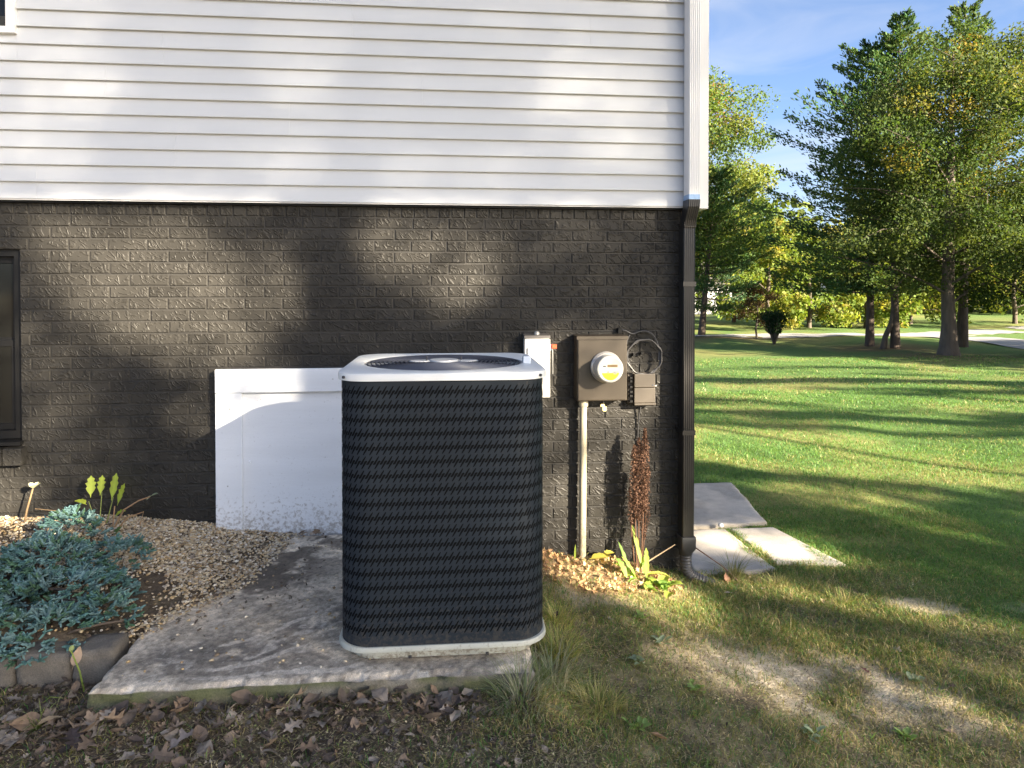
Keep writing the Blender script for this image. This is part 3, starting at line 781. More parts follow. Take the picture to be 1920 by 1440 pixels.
# perforated jacket: slanted slots really cut through the sheet
fj, tot = perim(HW - .012, RC)
ncol = int(round(tot / .0125)); cw = tot / ncol; shear = .58
ZB, ZT = .064, ZL; P = .0536
V = []; F = []; vid = {}
def jv(u, z):
    k = (round(u, 5), round(z, 5))
    if k not in vid:
        vid[k] = len(V); x, y = fj((u + shear * z) % tot); V.append(acp(x, y, z))
    return vid[k]
sl_h = .0345
for c in range(ncol):
    u0, u1 = c * cw, (c + 1) * cw; um = (u0 + u1) / 2
    upper = c % 2 == 0
    wt, wb = (.0024, .0054) if upper else (.0054, .0024)          # half widths at the slot's top and bottom end
    ta, tb_, ba, bb = um - wt, um + wt, um - wb, um + wb
    marks = []; zc_ = ZT - .042 + (0 if upper else -.0165)
    while zc_ - sl_h / 2 > ZB + .034:
        marks.append(zc_); zc_ -= P
    marks = marks[::-1]; prev = ZB
    for zc_ in marks:
        b, t_ = zc_ - sl_h / 2, zc_ + sl_h / 2; ch = .0035
        F.append((jv(u0, prev), jv(um, prev), jv(u1, prev), jv(u1, b), jv(um, b), jv(u0, b)))
        F.append((jv(u0, b), jv(um, b), jv(ba, b + ch), jv(ta, t_ - ch), jv(um, t_), jv(u0, t_)))
        F.append((jv(um, b), jv(u1, b), jv(u1, t_), jv(um, t_), jv(tb_, t_ - ch), jv(bb, b + ch)))
        prev = t_
    F.append((jv(u0, prev), jv(um, prev), jv(u1, prev), jv(u1, ZT), jv(um, ZT), jv(u0, ZT)))
me = bpy.data.meshes.new('perforated_jacket'); me.from_pydata(V, [], F)
me.polygons.foreach_set('use_smooth', np.ones(len(me.polygons), bool)); me.update()
jk = place('perforated_jacket', me, M['acjacket'], ac)
m = MB(); m.loft([rsq(HW - .0150, RC - .003, z) for z in (.055, 1.085)]); m.build('coil', M['acdark'], ac, smooth=False)
# lid: flat pressed top with a round opening
RG = .345
def circ(r, z, n=36):
    pts = []
    for k in range(4):
        for i in range(9):
            # same angular order as rsq
            a = math.pi / 2 * i / 8; x, y = (HW - RC) + RC * math.sin(a), -HW + RC - RC * math.cos(a)
            for _ in range(k): x, y = -y, x
            q = math.atan2(y, x); pts.append(acp(r * math.cos(q), r * math.sin(q), z))
    return pts
def circ_even(r, z):
    pts = []
    for k in range(36):
        q = math.radians(-45 - 40 + 80 * (k % 9) / 8 + 90 * (k // 9)) if False else math.radians(-90 + 5 + 10 * k)
        pts.append(acp(r * math.cos(q), r * math.sin(q), z))
    return pts
m = MB()
m.loft([rsq(HW - .004, RC, ZL - .006), rsq(HW, RC, ZL - .006), rsq(HW, RC, ZL + .016), rsq(HW - .003, RC - .002, ZL + .021), rsq(HW - .010, RC - .006, ZL + .0235), circ_even(RG + .012, ZL + .026), circ_even(RG, ZL + .022), circ_even(RG - .004, ZL - .03)], cap=False)
m.build('lid', M['aclid'], ac, angle=38)
for sx in (-1, 1):
    for sy in (-1, 1):
        m = MB(); x, y = sx * (HW - RC + RC * .707 + .001), sy * (HW - RC + RC * .707 + .001)
        p = acp(x * 1.0, y * 1.0, ZL + .007); m.tube([p, acp(x * 1.012, y * 1.012, ZL + .007)], .0055, 10); m.build('screw', M['ink'], ac)
m = MB()
nr = 15
for k in range(nr):
    rr_ = .075 + (RG - .012 - .075) * k / (nr - 1)
    m.ring((AX, AY, ZL + .019 + .006 * (1 - (k / nr) ** 2)), rr_, .0032, 'z', 56, 5)
for k in range(12):
    a = 2 * math.pi * k / 12 + .26
    m.tube([acp(.07 * math.cos(a), .07 * math.sin(a), ZL + .022), acp((RG - .004) * math.cos(a), (RG - .004) * math.sin(a), ZL + .014)], .003, 5)
m.build('fan_guard', M['acguard'], ac, smooth=True)
m = MB()
wing = [(.10 + .05 * math.cos(a), .028 * math.sin(a)) for a in np.linspace(0, 2 * math.pi, 24, endpoint=False)]
for sx in (-1, 1):
    m.loft([[acp(sx * p[0], p[1] * 1.2, z) for p in wing] for z in (ZL + .026, ZL + .030)])
m.loft([[acp(.062 * math.cos(a) , .062 * math.sin(a), z) for a in np.linspace(0, 2 * math.pi, 24, endpoint=False)] for z in (ZL + .0265, ZL + .0335)])
m.build('motor_mount', M['acmount'], ac)
for sx in (-1, 1): MB().tube([acp(sx * .075, -.01, ZL + .03), acp(sx * .075, -.01, ZL + .048)], .003, 6).build('bolt', M['ink'], ac)
for k in range(3):
    a = 2 * math.pi * k / 3 + .5; m = MB()
    pts = [[acp(r_ * math.cos(a + t), r_ * math.sin(a + t), ZL - .06 + .05 * (t / .8)) for t in (0, .4, .8)] for r_ in (.06, .18, .30)]
    vs = [p for q in pts for p in q]; m.add(vs, [(0, 1, 4, 3), (1, 2, 5, 4), (3, 4, 7, 6), (4, 5, 8, 7)]); m.build('fan_blade', M['acguard'], ac)
m = MB(); m.loft([rsq(HW - .004, RC, .046), rsq(HW - .001, RC, .048), rsq(HW - .001, RC, .058), rsq(HW - .006, RC - .004, .066), rsq(HW - .03, RC - .02, .066)], cap=False); m.build('base_flange', M['acbase'], ac, angle=40)
m = MB(); m.loft([rsq(HW - .052, RC - .015, .0005), rsq(HW - .043, RC - .01, .004), rsq(HW - .034, RC - .01, .0465)]); m.build('base_pan', M['acbase'], ac, angle=40)
for xx in (-.13, .17): p = acp(xx, -HW + .043, .006); MB().box(p[0] - .006, p[0] + .006, p[1] - .004, p[1] + .005, .0012, .013).build('drain_hole', M['ink'], ac)
p = acp(HW - .055, -.10, ZL + .024); m = MB(); m.box(p[0] - .02, p[0] + .014, p[1] - .02, p[1] + .02, ZL + .0245, ZL + .056, .004); m.build('plastic_cap', M['clear'], ac)

# ------------------------------------------------------------------ concrete pad
def sdseg(x, y, a, b):
    ax_, ay_ = a; bx_, by_ = b; dx, dy = bx_ - ax_, by_ - ay_
    t = np.clip(((x - ax_) * dx + (y - ay_) * dy) / (dx * dx + dy * dy), 0, 1)
    return np.hypot(x - ax_ - t * dx, y - ay_ - t * dy)
PX0, PX1, PY0, PY1 = -1.245, .355, -1.585, -.06
xs = np.linspace(PX0, PX1, 260); ys = np.linspace(PY0, PY1, 250)
A, B = np.meshgrid(xs, ys, indexing='ij')
edge = np.minimum.reduce([A - PX0, PX1 - A, B - PY0])
wob = (fbm(A * 9, B * 9, 2, 5) - .5) * .05
cut = S((.012 - edge) / .012)
top = (fbm(A * 7, B * 7, 4, 4) - .5) * .008 - cut * .008 - S((.03 - edge) / .03) * S((vnoise(A * 16, B * 16, 12) - .62) / .12) * .012
AA = A + np.where((A == PX0) | (A == PX1), wob * .5, 0); BB = B + np.where(B == PY0, wob * .5 - .02 * (A - PX0) / 1.6, 0)
n1 = fbm(A * 3.2, B * 3.2, 41, 5); n2 = fbm(A * 11, B * 11, 43, 4)
col = np.zeros(A.shape + (3,)) + np.array([.57, .495, .39])
col = lerp(col, [.70, .58, .42], S((n1 - .45) / .25) * .7)
dk = np.maximum(ell(A, B, -.86, -1.36, .33, .13, .15, .35), np.maximum(ell(A, B, -.50, -1.12, .22, .10, .3, .5), ell(A, B, -.30, -.98, .24, .07, .2, .5) * .9))
dk = np.maximum(dk, ell(A, B, -.62, -1.50, .5, .05, .02, .5) * .8)
dk = dk * S((n2 - .22) / .2)
dk = np.maximum(dk, .75 * S((n1 - .56) / .1) * S((n2 - .35) / .2))
col = lerp(col, [.12, .11, .10], np.clip(dk, 0, 1) * .85)
blot = fbm(A * 5.5, B * 5.5, 87, 5); col = lerp(col, [.26, .225, .175], S((blot - .50) / .12) * .6); col = lerp(col, [.66, .58, .46], S((.44 - blot) / .1) * .45)
# pale dried water lines
q = np.full(A.shape, 9.0)
w1 = A + (fbm(A * 5, B * 5, 51, 4) - .5) * .17; w2 = B + (fbm(A * 5, B * 5, 52, 4) - .5) * .13
for pl in ([(-1.19, -1.47), (-1.08, -1.40), (-.93, -1.40), (-.98, -1.47), (-.80, -1.46), (-.55, -1.38), (-.3, -1.30), (-.1, -1.27)], [(-1.19, -1.47), (-1.0, -1.53), (-.6, -1.54), (-.2, -1.53)],
           [(-.86, -1.30), (-.72, -1.22), (-.55, -1.13), (-.40, -1.08)], [(-.72, -1.38), (-.56, -1.28), (-.45, -1.22)], [(-.52, -1.2), (-.50, -1.05), (-.46, -.98)], [(-.46, -1.2), (-.34, -1.15), (-.2, -1.16)]):
    for a_, b_ in zip(pl[:-1], pl[1:]): q = np.minimum(q, sdseg(w1, w2, a_, b_))
col = lerp(col, [.72, .64, .53], S((.022 * (.5 + n1) - q) / .012) * S((n2 - .38) / .2) * .62)
n3 = fbm(A * 38, B * 38, 78, 2); n4 = fbm(A * 85, B * 85, 80, 2); col = col * np.clip(1 + .6 * (n3 - .5) + .9 * (n4 - .5), .3, 1.8)[..., None]; pit = S((vnoise(A * 70 + 9, B * 70, 79) - .80) / .08); col = lerp(col, [.16, .14, .11], pit * .6)
sp = S((vnoise(A * 60, B * 60, 77) - .86) / .05)
col = lerp(col, [.6, .56, .48], sp * .5)
soil = S((A * 0 + (B + .35) / .25)) * S((n2 - .42) / .12) + ell(A, B, -.85, -.55, .25, .35, 0, .5) * S((n2 - .4) / .12)
col = lerp(col, [.07, .055, .04], np.clip(soil, 0, 1) * .8)
ix = np.arange(A.size).reshape(A.shape)
qd = np.stack([ix[:-1, :-1], ix[1:, :-1], ix[1:, 1:], ix[:-1, 1:]], -1).reshape(-1, 4)
V = np.stack([AA, BB, top], -1).reshape(-1, 3)
per = np.concatenate([ix[:, 0], ix[-1, 1:], ix[-2::-1, -1], ix[0, -2:0:-1]])
Cc = [col.reshape(-1, 3)]; Vs = [V]; fq = [qd]; prev = per; nb0 = len(V)
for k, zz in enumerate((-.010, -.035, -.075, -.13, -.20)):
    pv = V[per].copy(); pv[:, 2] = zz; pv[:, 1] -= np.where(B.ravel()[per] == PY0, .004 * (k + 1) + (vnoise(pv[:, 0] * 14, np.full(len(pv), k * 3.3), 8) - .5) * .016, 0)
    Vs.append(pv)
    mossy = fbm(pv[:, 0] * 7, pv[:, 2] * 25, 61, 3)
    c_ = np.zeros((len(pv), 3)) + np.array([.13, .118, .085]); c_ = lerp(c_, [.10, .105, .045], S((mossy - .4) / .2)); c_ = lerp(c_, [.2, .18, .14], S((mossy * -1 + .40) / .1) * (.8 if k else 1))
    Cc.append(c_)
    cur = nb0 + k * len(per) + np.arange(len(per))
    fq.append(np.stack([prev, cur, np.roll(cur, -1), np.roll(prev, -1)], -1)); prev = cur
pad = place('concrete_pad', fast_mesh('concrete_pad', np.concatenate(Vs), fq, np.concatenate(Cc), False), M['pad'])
pad.data.polygons.foreach_set('use_smooth', np.concatenate([np.ones(len(qd), bool), np.ones(len(pad.data.polygons) - len(qd), bool)]))
tag(pad, 'stained grey concrete slab under the air conditioner', 'concrete slab')

# ------------------------------------------------------------------ walkway slabs beyond the corner
def slab(poly, z, label, seed, th=.08):
    poly = [Vector((*p, 0)) for p in poly]; cx = sum((p.x for p in poly)) / len(poly); cy = sum((p.y for p in poly)) / len(poly)
    n = 40; V = []; 
    a, b, c, d = poly
    for i in range(n + 1):
        for j in range(n + 1):
            u, v = i / n, j / n
            p = a * (1 - u) * (1 - v) + b * u * (1 - v) + c * u * v + d * (1 - u) * v
            e = min(u, v, 1 - u, 1 - v)
            V.append((p.x, p.y, z + (-.006 if e == 0 else 0)))
    V = np.array(V); ed = np.array([min(i, j, n - i, n - j) == 0 for i in range(n + 1) for j in range(n + 1)])
    wv = (fbm(V[:, 0] * 9, V[:, 1] * 9, seed, 3) - .5) * .035
    V[ed, 0] += wv[ed]; V[ed, 1] += wv[ed][::-1] if False else wv[ed]
    V[:, 2] += (fbm(V[:, 0] * 5, V[:, 1] * 5, seed + 3, 3) - .5) * .008
    f = fbm(V[:, 0] * 4, V[:, 1] * 4, seed + 5, 5)
    col = np.zeros((len(V), 3)) + np.array([.50, .46, .40]); col = lerp(col, [.37, .345, .305], S((f - .42) / .2))
    col = lerp(col, [.30, .25, .18], ed * 1.0 * .6)
    ix = np.arange((n + 1) ** 2).reshape(n + 1, n + 1)
    qd = np.stack([ix[:-1, :-1], ix[1:, :-1], ix[1:, 1:], ix[:-1, 1:]], -1).reshape(-1, 4)
    per = np.concatenate([ix[:, 0], ix[-1, 1:], ix[-2::-1, -1], ix[0, -2:0:-1]])
    lo = V[per].copy(); lo[:, 2] = z - th; cur = len(V) + np.arange(len(per))
    o = place('walkway_slab', fast_mesh('walkway_slab', np.concatenate([V, lo]), [qd, np.stack([per, cur, np.roll(cur, -1), np.roll(per, -1)], -1)], np.concatenate([col, col[per] * .8]), True), M['slab'])
    return tag(o, label, 'paving slab', 'concrete slabs of the walkway beside the house')
slab([(1.60, .80), (2.46, .84), (2.66, 1.93), (1.60, 1.97)], -.335, 'blue grey concrete slab farthest back beside the house corner', 11)
slab([(1.60, -.02), (2.13, .02), (2.10, .77), (1.60, .775)], -.345, 'pale sunlit concrete slab beside the downspout hose', 14)
slab([(2.17, .10), (2.62, .06), (2.48, .79), (2.14, .78)], -.348, 'pale narrow concrete slab at the lawn side of the walk', 17)
m = MB(); m.col = (.18, .09, .05); m.tube([(2.10, 1.42, -.345), (2.102, 1.42, -.27)], .006, 6); m.col = (.35, .2, .1); m.tube([(2.102, 1.42, -.27), (2.103, 1.42, -.262)], [.007, .003], 6)
o = m.build('marker_stake', M['twig']); tag(o, 'tiny rusty stake standing on the back walkway slab', 'stake')

# ------------------------------------------------------------------ edging blocks
def edge_block(x0, x1, label, seed):
    r = random.Random(seed); bm = bmesh.new(); bmesh.ops.create_cube(bm, size=1)
    bmesh.ops.subdivide_edges(bm, edges=bm.edges[:], cuts=5, use_grid_fill=True)
    for v in bm.verts:
        c = v.co.copy(); k = (max(0, abs(c.x) - .42) + max(0, abs(c.y) - .38) + max(0, abs(c.z) - .40))
        v.co = c * (1 - .35 * k) if k > .09 else c
        v.co.x = (x0 + x1) / 2 + v.co.x * (x1 - x0); v.co.y = -1.275 + v.co.y * .155; v.co.z = -.055 + v.co.z * .15
        v.co += Vector((r.uniform(-1, 1), r.uniform(-1, 1), r.uniform(-1, 1))) * .0028
        v.co.z += .012 * math.sin(seed * 3 + v.co.x * 6)
    me = bpy.data.meshes.new('edging_block'); bm.to_mesh(me); bm.free(); me.polygons.foreach_set('use_smooth', np.ones(len(me.polygons), bool))
    o = place('edging_block', me, M['stone']); o.rotation_euler.z = 0
    return tag(o, label, 'edging block', 'concrete edging blocks of the juniper bed')
edge_block(-1.425, -1.268, 'square edging block nearest the concrete slab', 1)
edge_block(-1.632, -1.432, 'edging block in the middle of the row, half under juniper', 2)
edge_block(-1.86, -1.640, 'edging block mostly hidden under juniper at the far left', 3)

# ------------------------------------------------------------------ leaf-card helpers
def cards(Pc, D, U, L_, W_, col, bend=0.0):
    """diamond leaf cards: centre, long direction, side direction, length, width, colour"""
    n = len(Pc); L_ = np.asarray(L_)[:, None]; W_ = np.asarray(W_)[:, None]
    Nn = np.cross(D, U)
    V = np.stack([Pc - D * L_ * .5, Pc + U * W_ * .5 + D * L_ * .05 + Nn * bend * L_, Pc + D * L_ * .5, Pc - U * W_ * .5 + D * L_ * .05 + Nn * bend * L_], 1).reshape(-1, 3)
    F = np.arange(n * 4).reshape(n, 4)
    return V, F, np.repeat(col, 4, 0)
def unit(v): return v / (np.linalg.norm(v, axis=1, keepdims=True) + 1e-9)
def rand_dir(n): return unit(rng.normal(size=(n, 3)))
def perp(D): return unit(np.cross(D, rand_dir(len(D))))

def limb(mb, p0, p1, r0, r1, sag=0.0, n=5, wob=.06):
    p0, p1 = np.array(p0, float), np.array(p1, float); L_ = np.linalg.norm(p1 - p0); pts = []; rs = []
    for i in range(n + 1):
        t = i / n; p = p0 + (p1 - p0) * t; p[2] += sag * 4 * t * (1 - t)
        if 0 < i < n: p += rng.normal(size=3) * wob * L_ * .5 / n
        pts.append(tuple(p)); rs.append(r0 + (r1 - r0) * t)
    mb.tube(pts, rs, 7, cap=False); return np.array(pts)

def leafy(centers, radii, per, size, pal, squash=.75, dens_shell=.5):
    """leaf cards in clumps; pal gives one albedo per clump"""
    Pc = []; col = []
    for c, r, k, p in zip(centers, radii, per, pal):
        d = rand_dir(k) * (rng.random((k, 1)) ** dens_shell) * r; d[:, 2] *= squash
        Pc.append(c + d); col.append(np.array(p) * (.85 + .3 * rng.random((k, 1))) * (1 + .05 * rng.normal(size=(k, 3))))
    Pc = np.concatenate(Pc); col = np.clip(np.concatenate(col), .004, .9)
    D = rand_dir(len(Pc)); D[:, 2] -= .25; D = unit(D); U = perp(D)
    s = size * (.6 + .8 * rng.random(len(Pc)))
    return cards(Pc, D, U, s, s * .62, col, .06)

def broad_tree(name, x, y, H, Rc, zlow, tr, label, cat, leaves, size, greens, lean=(0, 0), flare=1.6, nl=11, sparse=1.0, group=None, squash=.7, tips=None, topmix=None):
    z0 = gz(x, y) - .12
    t = thing(name, (x, y, z0 + .12), label, cat, group)
    mb = MB(); tx, ty = x + lean[0], y + lean[1]
    hts = [0, .04, .1, .2, .45, .7, .92]; rad = [tr * flare, tr * (1 + (flare - 1) * .45), tr * (1 + (flare - 1) * .15), tr, tr * .82, tr * .5, tr * .15]
    pts = [(x + (tx - x) * h + rng.normal() * .06 * (h > .15), y + (ty - y) * h + rng.normal() * .06 * (h > .15), z0 + H * h) for h in hts]
    mb.tube(pts, rad, 14, cap=False)
    cen = []; rr_ = []; ends = []
    for i in range(nl):
        h = zlow / H + (0.9 - zlow / H) * (i + .5) / nl
        a = i * 2.4 + rng.random() * .6
        prof = math.sin(math.pi * min(1, (.18 + .82 * (h * H - zlow) / (H - zlow)) ** .8)) ** .6 * .95 + .12
        bl = Rc * prof * (.8 + .35 * rng.random())
        hb = max(.12, h - .10)
        p0 = np.array([x + (tx - x) * hb, y + (ty - y) * hb, z0 + H * hb])
        p1 = np.array([x + (tx - x) * h + bl * math.cos(a), y + (ty - y) * h + bl * math.sin(a), z0 + H * h + rng.normal() * .25])
        pt = limb(mb, p0, p1, tr * .34 * (1.15 - h), tr * .07, .25)
        for k in (2, 3, 4, 5):
            for q in range(2):
                e = pt[k] + rand_dir(1)[0] * Rc * .30 * np.array([1, 1, .7]); limb(mb, pt[k], e, tr * .07, tr * .02, 0, 3)
                cen.append(e); rr_.append(Rc * (.20 + .13 * rng.random())); ends.append(h)
    for q in range(6):
        cen.append(np.array([tx, ty, z0 + H * .92]) + rng.normal(size=3) * Rc * .17); rr_.append(Rc * .22); ends.append(1.0)
    k = int(leaves / len(cen))
    pal = []
    for c, e in zip(cen, ends):
        g = greens[rng.integers(len(greens))]
        if topmix is not None and rng.random() < topmix[0] * max(0, (e - .45) / .55): g = topmix[1][rng.integers(len(topmix[1]))]
        pal.append(g)
    V, F, c = leafy(cen, rr_, [max(6, int(k * (.5 + rng.random()))) for _ in cen], size, pal, squash, .45)
    mb.build('trunk', M['bark'], t, smooth=True)
    o = place('crown', fast_mesh('crown', V, [F], c), M['leaf'], t)
    return t

def pine_tree(name, x, y, H, Rb, zlow, tr, label, leaves_per, size, greens, lean=(0, 0), group=None, skew=0.0):
    z0 = gz(x, y) - .1; t = thing(name, (x, y, z0 + .1), label, 'pine tree', group); mb = MB()
    hts = np.linspace(0, 1, 9)
    bend = rng.normal() * .1
    axis = lambda h: np.array([x + lean[0] * h + bend * math.sin(3 * h), y + lean[1] * h, z0 + H * h])
    mb.tube([tuple(axis(h)) for h in hts], [tr * 1.3] + [tr * (1 - h) + .015 for h in hts[1:]], 10, cap=False)
    Pc = []; D = []; col = []
    h = zlow
    while h < H * .985:
        f = (h - zlow) / (H - zlow); R = Rb * (1 - f) ** .75 * (.55 + .45 * min(1, f * 5 + .4)) + .25
        nb = 5 if f < .8 else 4; a0 = rng.random() * 6.28
        for k in range(nb):
            if rng.random() < .12: continue
            a = a0 + k * 2 * math.pi / nb + rng.normal() * .25; bl = R * (.6 + .6 * rng.random())
            bl *= 1 + skew * math.cos(a - math.pi)
            p0 = axis(h / H); rise = (.10 + .5 * f) * bl
            p1 = p0 + np.array([bl * math.cos(a), bl * math.sin(a), rise - .05 * bl])
            pt = limb(mb, p0, p1, tr * .22 * (1 - f) + .012, .008, -.06 * bl, 5, .03)
            g = np.array(greens[rng.integers(len(greens))])
            n = int(leaves_per * (bl / Rb + .25)); s_ = .22 + .78 * rng.random(n) ** .8
            seg = np.clip((s_ * 5).astype(int), 0, 4); fr_ = s_ * 5 - seg
            c = pt[seg] + (pt[seg + 1] - pt[seg]) * fr_[:, None]
            bd = unit((p1 - p0)[None])[0]; side = np.array([-bd[1], bd[0], 0])
            wd = bl * .30 * (1.1 - s_) + .06
            lat = rng.normal(size=n) * wd
            c = c + side * lat[:, None] + np.array([0, 0, 1.]) * (rng.normal(size=n) * .05 * (1 + bl * .3) + .03)[:, None]
            d = bd[None] * .7 + side[None] * np.sign(lat)[:, None] * .5 + rand_dir(n) * .55 + np.array([0, 0, .35])
            Pc.append(c); D.append(unit(d)); col.append(g * (.7 + .6 * rng.random((n, 1))) * (1 + .1 * rng.normal(size=(n, 3))))
        h += .24 + .16 * (1 - f) + rng.random() * .12
    Pc = np.concatenate(Pc); D = np.concatenate(D); col = np.clip(np.concatenate(col), .004, .8)
    V, F, c = cards(Pc, D, perp(D), size * (.7 + .6 * rng.random(len(Pc))), size * .34 * (.7 + .6 * rng.random(len(Pc))), col, .03)
    mb.build('trunk', M['pinebark'], t, smooth=True)
    place('crown', fast_mesh('crown', V, [F], c), M['needle'], t)
    return t

# ------------------------------------------------------------------ trees in view
OAKG = [(.058, .092, .026), (.048, .08, .022), (.078, .104, .028), (.06, .082, .03)]
OAKY = [(.22, .165, .03), (.17, .15, .03), (.13, .135, .03)]
PINEG = [(.05, .10, .04), (.06, .112, .036), (.075, .125, .04), (.046, .09, .042)]
LIME = [(.17, .20, .04), (.14, .185, .035), (.21, .205, .05), (.115, .165, .035)]
broad_tree('oak_tree', 17.85, 18.7, 11.8, 3.1, 2.9, .20, 'big oak with a thick flared trunk and yellowing crown on the lawn', 'oak tree', 52000, .10, OAKG, nl=22, flare=2.1, topmix=(.34, OAKY))
broad_tree('oak_tree', 20.6, 18.2, 11.8, 3.8, 2.6, .13, 'slim oak at the right edge with a straight narrow trunk', 'oak tree', 42000, .105, OAKG, nl=15, flare=1.5, topmix=(.2, OAKY), lean=(-.5, 0))
pine_tree('pine_tree', 18.6, 24.4, 13.1, 4.6, 2.6, .16, 'tall pine with long level boughs reaching left over the drive', 260, .20, PINEG, skew=.35)
pine_tree('pine_tree', 18.75, 22.9, 14.0, 3.0, 3.4, .16, 'tall pine with upright trunk beside a leaning trunk', 220, .20, PINEG, lean=(.3, .2))
broad_tree('leaning_tree', 18.2, 22.9, 6.2, 2.0, 2.6, .10, 'slim tree with a trunk leaning right against the upright pine', 'tree', 6000, .16, OAKG, lean=(1.3, .3), nl=7, flare=1.5)
pine_tree('pine_tree', 22.6, 24.0, 15.0, 3.2, 4.5, .2, 'pine rising behind the big oak, its light green top highest', 170, .20, [(.07, .11, .035), (.06, .10, .035)])
broad_tree('maple_tree', 13.4, 36.5, 16.4, 5.0, 4.6, .2, 'tall thin yellow green tree beside the house wall', 'tree', 85000, .16, [(.10, .15, .035), (.085, .13, .03), (.14, .165, .04)], nl=30, sparse=.7, topmix=(.12, [(.30, .13, .03)]), lean=(.9, 0))
pine_tree('pine_tree', 14.3, 32.9, 9.4, 3.9, 1.7, .17, 'dark pine beside the downspout with a crooked trunk', 270, .21, PINEG, lean=(.9, 0), skew=-.3)
broad_tree('small_tree', 16.85, 31.6, 2.9, 1.15, .9, .05, 'small reddish brown tree behind the vase shaped shrub', 'tree', 2500, .12, [(.09, .055, .035), (.07, .06, .03)], nl=7)
# vase-shaped shrub
sh = thing('vase_shrub', (15.35, 26.6, gz(15.35, 26.6)), 'dark green vase shaped shrub on a short stem in the lawn', 'shrub')
mb = MB(); cen = []; rr_ = []; zb = gz(15.35, 26.6)
for k in range(16):
    a = k * 2.4; r_ = .55 * math.sqrt((k + .5) / 16)
    e = np.array([15.35 + r_ * math.cos(a), 26.6 + r_ * math.sin(a), zb + 1.5 - .25 * r_]); limb(mb, (15.35, 26.6, zb - .05), e, .04, .01, 0, 4)
    for q in (.45, .62, .8, .95): cen.append(np.array([15.35, 26.6, zb]) * (1 - q) + e * q); rr_.append(.08 + .16 * q)
V, F, c = leafy(cen, rr_, [60] * len(cen), .085, [(.022, .045, .02)] * len(cen), 1.0)
mb.build('stem', M['bark'], sh, smooth=True); place('foliage', fast_mesh('foliage', V, [F], c), M['leaf'], sh)
# bright trees and bushes beyond the drive
for i, (x, y, H, R, zl, lab) in enumerate([
        (20.6, 38.0, 8.0, 2.7, .8, 'bright yellow green tree just right of the shrub beyond the drive'),
        (25.0, 41.0, 7.0, 3.2, .5, 'wide lime green tree between the shrub and the pine trunk'),
        (22.3, 47.0, 12.5, 3.6, 1.2, 'taller pale green tree standing behind the lime green ones'),
        (28.8, 40.5, 6.0, 2.6, .3, 'low lime green bush beyond the drive behind the pine trunks'),
        (14.8, 46.0, 9.5, 4.0, .6, 'yellow green tree beyond the drive behind the crooked pine'),
        (34.5, 44.0, 8.0, 3.6, .9, 'sunlit tree beyond the drive seen left of the oak trunk'),
        (42.0, 43.0, 10.5, 4.4, 1.0, 'sunlit tree beyond the drive seen right of the oak trunk'),
        (40.5, 35.5, 12.5, 4.2, 2.2, 'tall bright tree at the right edge behind the slim oak')]):
    broad_tree('background_tree', x, y, H, R, zl, .14, lab, 'tree', 7500, .26, LIME, nl=11, flare=1.3, group='sunlit trees beyond the driveway')
for i in range(26):                                   # far wood closing the view
    pass
def far_wood():
    Pc = []; cl = []
    for i in range(70):
        a = math.radians(8 + 46 * rng.random()); d = 75 + 50 * rng.random()
        x, y = d * math.sin(a), d * math.cos(a) - 4; H = 7 + 8 * rng.random(); R = 3 + 2.5 * rng.random(); n = 420
        p = rand_dir(n) * (rng.random((n, 1)) ** .4) * np.array([R, R, H * .5]); p += np.array([x, y, gz(x, y) + H * .5])
        g = np.array([(.10, .13, .03), (.07, .10, .03), (.14, .14, .035), (.05, .08, .03)][rng.integers(4)])
        Pc.append(p); cl.append(g * (.7 + .6 * rng.random((n, 1))))
    Pc = np.concatenate(Pc); cl = np.concatenate(cl); D = rand_dir(len(Pc))
    V, F, c = cards(Pc, D, perp(D), .9 + .5 * rng.random(len(Pc)), .6 + .3 * rng.random(len(Pc)), cl, .05)
    o = place('far_wood', fast_mesh('far_wood', V, [F], c), M['leaf']); tag(o, 'distant wood closing the view beyond the lawn', 'wood', kind='stuff')
far_wood()
# pale house glimpsed under the crooked pine
fh = thing('distant_house', (27.5, 64, gz(27.5, 64)), 'distant pale house glimpsed under the crooked pine', 'house'); z = gz(27.5, 64)
MB().box(23.5, 31.5, 62, 68, z - .5, z + 3.0).build('wall', M['housefar'], fh)
m = MB(); m.prism([(61.4, z + 2.9), (65, z + 5.2), (68.6, z + 2.9)], 'x', 23, 32); m.build('roof', M['roof'], fh)
for xx in (25, 29): MB().box(xx, xx + 1.1, 61.97, 62.2, z + 1.0, z + 2.3).build('window', M['glass'], fh)
MB().box(27.1, 28.0, 61.96, 62.2, z, z + 2.1).build('door', M['black'], fh)

